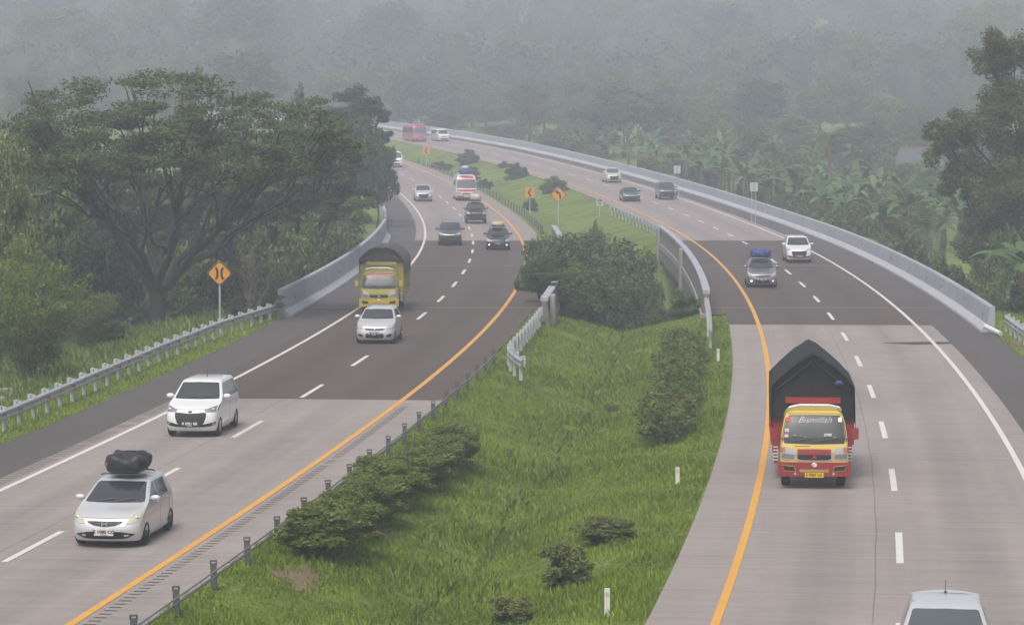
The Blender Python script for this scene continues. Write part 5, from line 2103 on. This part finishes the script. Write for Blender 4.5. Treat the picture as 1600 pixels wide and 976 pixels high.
# understorey behind the grass bank
for px, Y, top, w, k, lab in (
        (60, 160, 300, 190, 1, 'mid-green bush mass behind the bamboo at the frame edge'),
        (150, 158, 330, 150, 0, 'dark bush in the shade beside the forked trunk'),
        (210, 172, 340, 150, 0, 'dark bush seen between the limbs of the huge rain tree'),
        (300, 165, 345, 150, 1, 'bright bush right behind the forked trunk and grass bank'),
        (350, 158, 395, 110, 0, 'dark bush behind the diamond narrow-bridge sign'),
        (412, 167, 330, 130, 2, 'olive bush behind the near end of the bridge barrier'),
        (458, 180, 340, 110, 1, 'mid-green bush above the middle of the bridge barrier'),
        (512, 204, 330, 95, 2, 'olive bush by the banana plants above the bridge barrier'),
        (380, 190, 270, 170, 0, 'tall dark bush under the smoky canopy'),
        (500, 215, 270, 150, 1, 'tall bush below the mid-green smoky tree'),
        (250, 200, 270, 170, 1, 'tall bush filling the gap behind the limbs'),
        (120, 195, 260, 170, 2, 'tall olive bush at the left of the limbs'),
        (20, 200, 230, 170, 0, 'tall dark bush under the flat-topped tree at the frame edge'),
        (428, 162, 405, 90, 0, 'low dark bush against the outside of the bridge barrier'),
        (530, 232, 300, 75, 2, 'olive bush under the densest dark tree by the grass slope'),
        (390, 148, 455, 80, 2, 'low olive bush between the sign pole and the barrier end'),
        (170, 140, 500, 80, 1, 'low green bush at the foot of the bamboo spray')):
    plant_px(K_UNDER[k], px, Y, top, w, lab)

# bare shrub
rng = np.random.default_rng(77)
xb, Yb = (388 - 800) / FPX * 147, 147
t = thing('bare_shrub', 'leafless pale twiggy shrub behind the diamond narrow-bridge sign', 'shrub', (xb, Yb, gz(xb, Yb)))
m = MB()
for i in range(9):
    a = rng.uniform(0, math.tau)
    P = bent((0, 0, -.3), (1.3 * math.cos(a) * rng.uniform(.4, 1.2), .8 * math.sin(a), rng.uniform(2.2, 3.9)), (0, 0, .3), 7, .06)
    m.tube(P, np.linspace(.05, .014, 7), 5)
    for k in range(2, 7):
        for _ in range(2):
            b_ = rng.uniform(0, math.tau)
            m.tube(bent(P[k], P[k] + np.array([.6 * math.cos(b_), .5 * math.sin(b_), rng.uniform(.2, .7)]), (0, 0, .05), 4, .06), np.linspace(.02, .006, 4), 4)
m.build('twigs', BARKL, t)


# banana plants
def banana(seed, nl=9, H=3.4):
    global rng
    rng = np.random.default_rng(seed)
    t = thing('banana_plant', '', 'banana plant')
    m = MB()
    m.tube([(0, 0, -1), (.03, 0, H * .3), (0, .02, H * .58)], [.16, .13, .08], 8)
    m.build('stem', plain('banana_stem', (.12, .13, .05), .7, noise=.4, nscale=4), t, True)
    V, F, n0 = [], [], 0
    for i in range(nl):
        a = math.tau * i * .382 + rng.uniform(-.2, .2)
        L = rng.uniform(1.7, 2.5)
        el = rng.uniform(.5, 1.35)
        w = rng.uniform(.26, .36)
        k = 12
        p = np.array([0, 0, H * .55]); th = el
        fwd = np.array([math.cos(a), math.sin(a), 0]); sd_ = np.array([-math.sin(a), math.cos(a), 0])
        droop = rng.uniform(.09, .17)
        for j in range(k + 1):
            q = j / k
            ww = w * (math.sin(math.pi * min(1, .08 + q * .92)) ** .6) if q > .12 else .03
            tear = rng.uniform(.72, 1.06, 2)
            up = np.array([0, 0, 1]) * math.cos(th) - fwd * math.sin(th)
            V += [p + sd_ * ww * tear[0] - up * ww * .35, p, p - sd_ * ww * tear[1] - up * ww * .35]
            p = p + (fwd * math.cos(th) + np.array([0, 0, math.sin(th)])) * L / k
            th -= droop * (0.5 + q * 1.6)
        for j in range(k):
            o = n0 + 3 * j
            F += [(o, o + 1, o + 4, o + 3), (o + 1, o + 2, o + 5, o + 4)]
        n0 += 3 * (k + 1)
    np_obj('leaves', V, F, F_BANANA, t, True)
    return Kit(t, H, 3.6)


K_BAN = [banana(51), banana(52, 8), banana(53, 10), banana(54, 7)]


def palm(seed, H=9, nf=20):
    global rng
    rng = np.random.default_rng(seed)
    t = thing('coconut_palm', '', 'palm')
    m = MB()
    P = bent((0, 0, -1), (.4, .1, H * .78), (.3, 0, 0), 8, .01)
    m.tube(P, np.linspace(.20, .13, 8), 9)
    m.build('trunk', BARKL, t, True)
    C, A, S_ = [], [], []
    lvV, lvF, n0 = [], [], 0
    for i in range(nf):
        a = math.tau * i * .382
        th = rng.uniform(-.1, 1.3)
        p = P[-1].copy(); fwd = np.array([math.cos(a), math.sin(a), 0]); sd_ = np.array([-math.sin(a), math.cos(a), 0])
        for j in range(16):
            q = j / 15
            d = fwd * math.cos(th) + np.array([0, 0, math.sin(th)])
            p2 = p + d * .19
            ln = .62 * math.sin(math.pi * (.12 + .85 * q))
            for sgn in (-1, 1):
                tip = p + sd_ * sgn * ln * .85 + d * ln * .45 - np.array([0, 0, ln * .45])
                w = d * .045
                lvV += [p - w, p + w, tip + w * .3, tip - w * .3]
                lvF.append((n0, n0 + 1, n0 + 2, n0 + 3)); n0 += 4
            p = p2
            th -= .115
    np_obj('fronds', lvV, lvF, F_PALM, t)
    return Kit(t, H, 5.6)


K_PALM = palm(61)

for px, Y, top, w, k in ((505, 222, 325, 50, 0), (535, 232, 318, 56, 1), (552, 246, 325, 40, 2), (470, 200, 340, 40, 3)):
    plant_px(K_BAN[k], px, Y, top, w, 'banana plant with pale leaves outside the bridge barrier', 'banana plants by the bridge barrier')

# --- right side: banana belt behind the long barrier -------------------------
random.seed(11)
n = 0
for i in range(560):
    Y = 140 + 290 * random.random() ** 1.2
    o = 9.6 + random.random() ** 1.5 * 32
    x, yy, _ = on(CR, Y, o)
    px = 800 + x / Y * FPX
    if px > 1640 or px < 900:
        continue
    if random.random() > .36:
        continue
    h = random.uniform(2.4, 3.9)
    z = gz(x, yy)
    hz_ = max(h, float(hz(Y)) + 1.3 + random.uniform(.6, 2.8) + .05 * o - z)
    K_BAN[n % 4].put(x, yy, z, min(hz_, 6.0), random.uniform(3.4, 5.2), 'broad-leaved banana plant in the plantation beyond the long barrier', 'banana plants beyond the long barrier')
    n += 1
random.seed(12)
for i in range(34):
    Y = random.uniform(143, 440)
    o = random.uniform(9.4, 13)
    x, yy, _ = on(CR, Y, o)
    px = 800 + x / Y * FPX
    if px > 1640 or px < 870:
        continue
    K_SHRUB[i % 3].put(x, yy, gz(x, yy) - .2, random.uniform(2.2, 3.3), random.uniform(2.4, 3.4), 'low leafy shrub growing against the back of the long barrier', 'shrubs along the back of the long barrier')
plant_px(K_UNDER[2], 1412, 208, 350, 110, 'rusty olive bush over the barrier below the house roof')
plant_px(K_UNDER[1], 1550, 168, 420, 90, 'pale green bush behind the near end of the long barrier')
plant_px(K_UNDER[1], 1492, 192, 395, 90, 'light green bush between the rusty bush and the barrier end')
plant_px(K_PALM, 1292, 330, 186, 105, 'coconut palm standing out of the haze above the banana plants')
plant_px(K_PALM, 1400, 255, 275, 130, 'low spreading palm with drooping fronds before the house roof')
plant_px(K_PALM, 1455, 215, 300, 110, 'dark low palm beside the big clumpy tree')
plant_px(K_PALM, 1210, 300, 215, 70, 'young palm among the bananas above the white two-post plate')

# big clumpy tree at the right
def lobed_tree(label, px0, Y, lobes, mat, seed, leaf=.10, dens=1.0):
    """Tree whose crown is a set of leafy lobes, each with limbs from the trunk: lobes = [(photo px, photo py, radius px, depth m)]."""
    global rng
    rng = np.random.default_rng(seed)
    x0 = (px0 - 800) / FPX * Y
    z0 = gz(x0, Y)
    t = thing('clumpy_tree', label, 'tree', (x0, Y, z0))
    m = MB()
    top = max(at(px, py, Y)[2] for px, py, r, d in lobes) - z0
    P = bent((0, 0, -1), (.4, 0, top * .85), (.2, 0, 0), 9, .03)
    m.tube(P, np.linspace(.42, .08, 9), 10)
    lv = Leaves()
    for px, py, r, d in lobes:
        x, _, z = at(px, py, Y)
        r = r / FPX * Y
        c = np.array([x - x0, d, z - z0])
        k = int(np.clip((c[2] / top) * 8 - 1, 1, 7))
        m.tube(bent(P[k], c, (0, 0, -.4), 6, .05), np.linspace(.16, .04, 6), 6)
        for _ in range(16):
            u = unit(1)[0] * r * rng.uniform(.35, .85)
            w = r * rng.uniform(.26, .46)
            lv.clump(c + u * np.array([1, 1, .9]), (w, w, w * .8), int(210 * dens * (w / .6) ** 1.4), leaf, .3, .42, .25, .6)
    m.build('trunk', BARK, t, True)
    lv.build('crown', mat, t)
    return t


lobed_tree('tall clumpy olive-green tree filling the edge of the frame over the barrier', 1600, 188, [
    (1545, 85, 42, 0), (1590, 105, 55, 1), (1640, 85, 70, 0), (1505, 200, 40, -1), (1478, 242, 38, 0), (1466, 205, 24, 0), (1555, 190, 75, 1), (1625, 205, 85, -1),
    (1500, 290, 38, 0), (1545, 290, 70, -1.5), (1625, 310, 90, 0), (1560, 380, 58, -1), (1640, 410, 80, 0), (1535, 345, 42, .5), (1690, 200, 80, 0), (1690, 320, 90, 1), (1600, 450, 60, 0), (1575, 150, 50, 0), (1545, 425, 50, -1), (1590, 470, 55, -1.5), (1515, 385, 34, 0), (1580, 260, 70, 1), (1590, 340, 70, 1)], F_OLIVE, 71, .105, 1.2)
plant_px(K_CLUMP, 1590, 172, 330, 110, 'dark dense tree in the shade under the tall clumpy one')

lobed_tree('dense dark tree hiding the far bend of the road above the emerging white van', 556, 262, [
    (545, 165, 36, 0), (583, 165, 20, 0), (515, 188, 30, 0), (570, 200, 40, -1), (598, 182, 14, 0), (588, 236, 28, 0), (603, 258, 13, -1), (550, 245, 46, 1), (505, 240, 42, 0),
    (598, 212, 17, 1), (525, 285, 48, 0), (575, 285, 24, 0), (540, 210, 50, 1), (490, 290, 40, 1)], F_DARK, 38, .15, .8)

# house roof
x, yy, z = at(1450, 250, 380)
t = thing('house', 'house with a grey-blue tiled roof half hidden by palms and the tall clumpy tree', 'house', (x, 380, gz(x, 380)), -.35)
t.scale = (.75, .75, .75)
hh = (z - gz(x, 380) + .6) / .75
m = MB(); m.box((0, 0, hh * .5 - 1.2), (8, 7, hh - 1.4)); wl = m.build('wall', plain('house_wall', (.22, .20, .17), .8, noise=.2), t)
m = MB()
m.add([(-4.8, -4.2, hh - 2.2), (4.8, -4.2, hh - 2.2), (4.8, 4.2, hh - 2.2), (-4.8, 4.2, hh - 2.2), (-4.8, 0, hh + 1.2), (4.8, 0, hh + 1.2)], [(0, 1, 5, 4), (2, 3, 4, 5), (0, 4, 3), (1, 2, 5), (3, 2, 1, 0)])
m.build('roof', plain('roof_tiles', (.07, .073, .09), .7, noise=.2, nscale=2), t)
m = MB(); m.tube([(-4.8, 0, hh + 1.22), (4.8, 0, hh + 1.22)], .14, 8); m.build('ridge', plain('ridge_tiles', (.20, .10, .07), .7), t)
for xw in (-1.5, 1.6):
    m = MB(); m.box((xw, -3.52, hh * .35), (1.2, .06, 1.2)); m.build('window', GLASS, t)

# hazy trees beyond the road bend and in the middle distance
x2 = (975 - 800) / FPX * 455
rain_tree('dark umbrella-shaped tree fading in the haze above the long barrier', at(975, 140, 455)[2] - gz(x2, 455), 9.3, (x2, 455, gz(x2, 455)), 60, 160, .30, F_DARK, seed=17, squash=.5, low=.35)
K_FLAME = Kit(broadleaf('flame_tree', '', 'tree', F_ORANGE, 73, 50, 170, .16, z0=.05, clump=.2))
plant_px(K_FLAME, 826, 500, 113, 100, 'round dark tree with a few orange blossoms beyond the long barrier')
for px, Y, top, w, k, lab in (
        (1448, 620, 66, 105, 1, 'tall dim tree standing above the slope beside the clumpy tree'),
        (1510, 600, 110, 90, 1, 'dim rounded tree behind the tall clumpy tree'),
        (38, 640, 72, 60, 1, 'small dark tree alone on the misty slope above the canopy'),
        (385, 520, 62, 150, 1, 'broad dim tree above the canopy of the rain trees'),
        (640, 560, 95, 90, 1, 'dark tall tree behind the sign frame above the pink bus'),
        (700, 580, 110, 90, 1, 'dark tree right behind the far white van'),
        (760, 570, 122, 90, 0, 'dim tree between the far white van and the flame tree'),
        (706, 520, 172, 26, 0, 'small pale bush over the far barrier near the white van'),
        (590, 600, 90, 90, 0, 'dim green tree rising above the densest dark tree'),
        (900, 520, 165, 80, 2, 'olive tree between the flame tree and the umbrella-shaped tree'),
        (1100, 430, 175, 90, 0, 'green tree right of the umbrella-shaped tree'),
        (1170, 400, 195, 90, 2, 'olive tree above the banana plants near the young palm'),
        (1240, 460, 170, 100, 0, 'dim green tree behind the coconut palm'),
        (1350, 420, 185, 100, 1, 'dark green tree between the coconut palm and the house'),
        (1060, 520, 150, 90, 1, 'dim dark tree behind the umbrella-shaped tree'),
        (520, 560, 105, 110, 0, 'dim green tree above the smoky canopy')):
    plant_px(K_BROAD[k], px, Y, top, w, lab)
random.seed(44)
_hill = [K_BROAD[1], K_BROAD[0], K_YEL, K_DARKF, K_BROAD[2]]
for i in range(58):
    Y = random.uniform(640, 1250)
    x = random.uniform(-1, 1) * (Y * .17 + 10)
    w = random.uniform(13, 24)
    _hill[i % 5].put(x, Y, gz(x, Y) + 3, random.uniform(13, 21), w, 'large dim tree standing out of the hazy hillside wood', 'large trees on the misty hillside')
random.seed(5)
for i in range(60):
    Y = random.uniform(470, 640)
    px = random.uniform(-40, 1640)
    x = (px - 800) / FPX * Y
    r0 = float(cx(CR, Y))
    l0 = float(cx(CL, Y))
    if l0 - 12 < x < r0 + 13:
        continue
    h = random.uniform(7, 12)
    K_BROAD[i % 3].put(x, Y, gz(x, Y), h, random.uniform(7, 12), 'dim broadleaf tree at the foot of the misty hillside', 'dim trees at the foot of the hillside')

random.seed(15)
for i in range(60):
    Y = random.uniform(330, 590)
    r0 = float(cx(CR, Y))
    x = r0 + random.uniform(14, 75)
    if not -40 < 800 + x / Y * FPX < 1650:
        continue
    K_UNDER[i % 3].put(x, Y, gz(x, Y), random.uniform(2.5, 5.5), random.uniform(5, 9), 'rounded bush in the hazy thicket between the banana plants and the hillside', 'bushes in the hazy thicket')
random.seed(19)
for i in range(44):
    Y = random.uniform(165, 380)
    r0 = float(cx(CR, Y))
    x = r0 + random.uniform(11.5, 40)
    if not 850 < 800 + x / Y * FPX < 1650:
        continue
    K_UNDER[(i * 2) % 3].put(x, Y, gz(x, Y), random.uniform(2.6, 4.6), random.uniform(3, 5), 'leafy bush mixed among the banana plants beyond the long barrier', 'bushes among the banana plants')
for px, Y, top, w, lab in ((1415, 350, 262, 70, 'dim bush hiding the lower wall of the house'), (1455, 345, 262, 70, 'dim bush between the house and the tall clumpy tree')):
    plant_px(K_UNDER[1], px, Y, top, w, lab)

# --- median -------------------------------------------------------------------
for px, Y, top, w, k, dz, lab in (
        (868, 170, 352, 120, 0, 3.6, 'dark leafy tree leaning over the yellow line from the bridge gap'),
        (842, 160, 392, 66, 0, 4.2, 'small dark tree touching the parapet end'),
        (930, 182, 352, 150, 0, 3.4, 'tallest dark tree in the middle of the bridge gap'),
        (985, 178, 372, 110, 0, 3.0, 'dark leafy tree beside the shaded pier of the curved bridge'),
        (900, 161, 402, 130, 1, 3.2, 'mid-green leafy tree at the grass edge of the bridge gap'),
        (965, 163, 408, 130, 0, 3.0, 'round dark tree at the grass edge in the middle of the bridge gap'),
        (992, 161, 432, 80, 0, 3.0, 'low dark tree at the grass edge below the curved parapet'),
        (870, 157, 430, 90, 0, 3.2, 'low dark tree at the grass edge beside the parapet end'),
        (930, 192, 336, 36, 1, 4.0, 'slim sprig of a tree rising above the clump in the bridge gap')):
    plant_px(K_CLUMP if k == 0 else K_CLUMP2, px, Y, top, w, lab, dz=dz)
plant_px(K_UNDER[1], 1072, 156, 452, 60, 'light green shrub at the foot of the curved parapet')
plant_px(K_UNDER[2], 1030, 157, 468, 50, 'small olive shrub at the grass edge near the pale slab')
plant_px(K_BAN[1], 1028, 166, 412, 36, 'single banana plant before the bridge pier')
for px, py, top, w, k, lab in ((730, 256, 231, 40, 0, 'spiky round shrub on the far median near the small chevron sign'), (787, 266, 251, 24, 0, 'smallest round shrub on the far median'), (808, 279, 252, 40, 0, 'round dark shrub with upright shoots beyond the chevron sign'),
                              (866, 301, 272, 52, 1, 'wide green shrub behind the diamond curve sign'), (735, 272, 258, 32, 0, 'low dark shrub by the far post fence'), (690, 262, 251, 40, 0, 'flat dark shrub at the far post fence near the small chevron sign'), (758, 292, 278, 30, 0, 'low dark shrub beside the white and red bus'), (828, 325, 307, 26, 0, 'dark shrub at the foot of the chevron sign')):
    x, Y, _ = hit(px, py, -.4)
    plant_px(K_SHRUB[k], 800 + x / Y * FPX, Y, top, w, lab)

# flowering shrubs beside the post fence
K_FLOW = [Kit(broadleaf('flowering_shrub', '', 'shrub', F_FLOWER, 81 + i, 64, 430, .27, z0=-.12, clump=.23, wild=.22, elong=.55)) for i in range(2)]
_row = [(462, 868), (478, 858), (494, 848), (508, 834), (522, 820), (536, 809), (550, 798), (564, 788), (578, 778), (592, 768), (606, 759), (619, 751), (632, 743), (645, 735), (658, 727), (670, 719), (682, 711)]
random.seed(33)
for i, (px, py) in enumerate(_row):
    w, h = random.uniform(1.1, 1.5), random.uniform(1.1, 1.5)
    x, Y, _ = hit(px, py, -.25)
    K_FLOW[i % 2].put(x + .62, Y, gz(x, Y), h, w * 1.1, 'leafy shrub with small pink blossoms in the row beside the low post fence', 'flowering shrubs in a row by the post fence', depth=w * 1.8)
K_LONE = Kit(broadleaf('bush', '', 'bush', foliage('leaf_lone', (.07, .095, .03), (.16, .185, .06), (.25, .27, .10), trans=.5, scale=1.2), 87, 46, 260, .33, z0=-.2, clump=.27, wild=.25))
for px, py, w, h, lab in ((886, 945, 1.4, 1.35, 'dark bush alone low in the median grass by the closest marker post'), (950, 878, 1.6, .8, 'low spreading bush behind the dark lone bush in the median'), (800, 990, 1.2, .7, 'bush tip cut off at the bottom of the frame in the median'), (955, 640, .8, .35, 'tiny dark bush in the middle of the median grass')):
    x, Y, _ = hit(px, py, -.9)
    z = gz(x, Y)
    K_LONE.put(x, Y, z, h, w, lab)


SOIL = plain('bare_soil', (0.16, 0.105, 0.07), .95, noise=.45, nscale=5)
for px, py, w in ((470, 882, 1.1), (585, 806, .8), (1490, 500, .9)):
    x, Y, z = hit(px, py, -.05)
    if px > 1400:
        x, Y, z = on(CR, 133, 7.4)
    m = MB()
    pts = [(w * (.5 + .2 * math.sin(3 * a + px)) * math.cos(a), 2.2 * w * (.5 + .15 * math.cos(4 * a)) * math.sin(a)) for a in np.linspace(0, math.tau, 17)[:-1]]
    vs = [(x, Y, gz(x, Y) + .10)] + [(x + a, Y + b_, gz(x + a, Y + b_) + .02) for a, b_ in pts]
    m.add(vs, [(0, 1 + k, 1 + (k + 1) % 16) for k in range(16)])
    tag(m.build('bare_ground', SOIL, smooth=True), kind='structure')


# clipped hedge
def hedge(label, c, off0, off1, y0, y1, h0, h1, width):
    global rng
    rng = np.random.default_rng(91)
    x0, yy0, _ = on(c, y0, off0)
    t = thing('hedge', label, 'hedge', (x0, yy0, gz(x0, yy0)))
    lv = Leaves()
    m = MB()
    for Y in frange(y0, y1, .55):
        q = (Y - y0) / (y1 - y0)
        o = off0 + (off1 - off0) * q
        x, yy, _ = on(c, Y, o)
        z = gz(x, yy)
        h = h0 + (h1 - h0) * q + .18 * math.sin(Y * .9) + .10 * math.sin(Y * 2.3 + 1)
        w = width * (1 + .14 * math.sin(Y * .7 + 2))
        for k in range(7):
            cxk = x + rng.uniform(-.42, .42) * w
            cz = z + h * rng.uniform(.25, .86)
            lv.clump((cxk - x0, yy + rng.uniform(-.3, .3) - yy0, cz - t.location.z), (.38, .42, .30), 64, .075, .4, .55, 0, .5)
        m.tube([(x - x0, yy - yy0, z - .2 - t.location.z), (x - x0 + .1, yy - yy0, z + h * .5 - t.location.z)], [.05, .02], 5)
    m.build('stems', BARK, t)
    lv.build('foliage', F_HEDGE, t)
    return t


hedge('long clipped hedge with rusty tips between the ditch and the right-hand yellow line'.replace('right-hand ', ''), CR, -7.0, -7.15, 95.5, 128, 1.35, 1.3, 1.7)

# --- grass --------------------------------------------------------------------
def blades(name, label, n, region, hmin, hmax, wid, mat, seed, patch=.8):
    global rng
    rng = np.random.default_rng(seed)
    Y = 48 * (168 / 48.) ** rng.random(n)
    X = region(Y, rng.random(n))
    keep = valley(Y) < .1
    X, Y = X[keep], Y[keep]
    n = len(X)
    Z = terrain_z(X, Y)
    tall = np.clip(.55 + .55 * wob(X, Y, 4) + .35 * wob(X + 40, Y, 11), .15, 1.6) ** patch
    h = (hmin + (hmax - hmin) * rng.random(n)) * tall
    a = rng.uniform(0, math.tau, n)
    lean = rng.uniform(.1, .75, n) * h
    dx, dy = np.cos(a), np.sin(a)
    w = wid * rng.uniform(.6, 1.4, n) * (.6 + Y / 130)
    b_ = rng.uniform(-1, 1, n)
    V = np.empty((n, 4, 3))
    V[:, 0] = np.c_[X - dy * w, Y + dx * w, Z - .04]
    V[:, 1] = np.c_[X + dy * w, Y - dx * w, Z - .04]
    V[:, 2] = np.c_[X + dx * lean * .4 + dy * w * .8, Y + dy * lean * .4 - dx * w * .8, Z + h * .62]
    V[:, 3] = np.c_[X + dx * lean, Y + dy * lean, Z + h]
    o = np_obj(name, V.reshape(-1, 3), np.arange(4 * n).reshape(n, 4), mat)
    tag(o, label, 'grass', kind='stuff')


blades('median_grass', 'green grass covering the median ditch', 125000, lambda Y, u: cx(CL, Y) + 5.25 + u * (cx(CR, Y) - cx(CL, Y) - 10.45), .08, .24, .020, F_GRASS, 101)
blades('ditch_grass', 'darker rank grass along the bottom of the median ditch', 8000, lambda Y, u: cx(CL, Y) + 5.25 + (.46 + .02 * np.sin(Y * .35) + 1.3 * (u - .5) ** 3) * (cx(CR, Y) - cx(CL, Y) - 10.45), .12, .42, .02, foliage('ditch_blades', (.045, .075, .014), (.10, .150, .022), (.20, .25, .05), scale=.4), 105)
blades('verge_grass', 'green grass on the verge under the guardrail', 26000, lambda Y, u: cx(CL, Y) - 6.7 - u * 2.2, .06, .20, .018, F_GRASS, 102)
blades('tall_grass', 'tall rank grass on the bank behind the guardrail', 45000, lambda Y, u: cx(CL, Y) - 8.6 - u * 9.5, .3, .75, .022, F_TALL, 103, 1.0)
blades('verge_grass', 'green grass beside the near end of the long barrier', 9000, lambda Y, u: cx(CR, Y) + 6.95 + u * 4, .06, .2, .018, F_GRASS, 104)

# ------------------------------------------------------------------ haze
m = MB()
zlo, zhi = -12.0, 122.0
m.box((0, 950, (zlo + zhi) / 2), (900, 2010, zhi - zlo))
hm = bpy.data.materials.new('haze')
hm.use_nodes = True
nt = hm.node_tree
nt.nodes.remove(nt.nodes['Principled BSDF'])
pv = nt.nodes.new('ShaderNodeVolumePrincipled')
pv.inputs['Color'].default_value = HAZE_COLOR
pv.inputs['Density'].default_value = HAZE_DENSITY
pv.inputs['Anisotropy'].default_value = 0.0
nt.links.new(pv.outputs[0], nt.nodes['Material Output'].inputs['Volume'])
hzo = m.build('haze', hm)
tag(hzo, 'pale haze hanging over the motorway and hills', 'haze', kind='stuff')
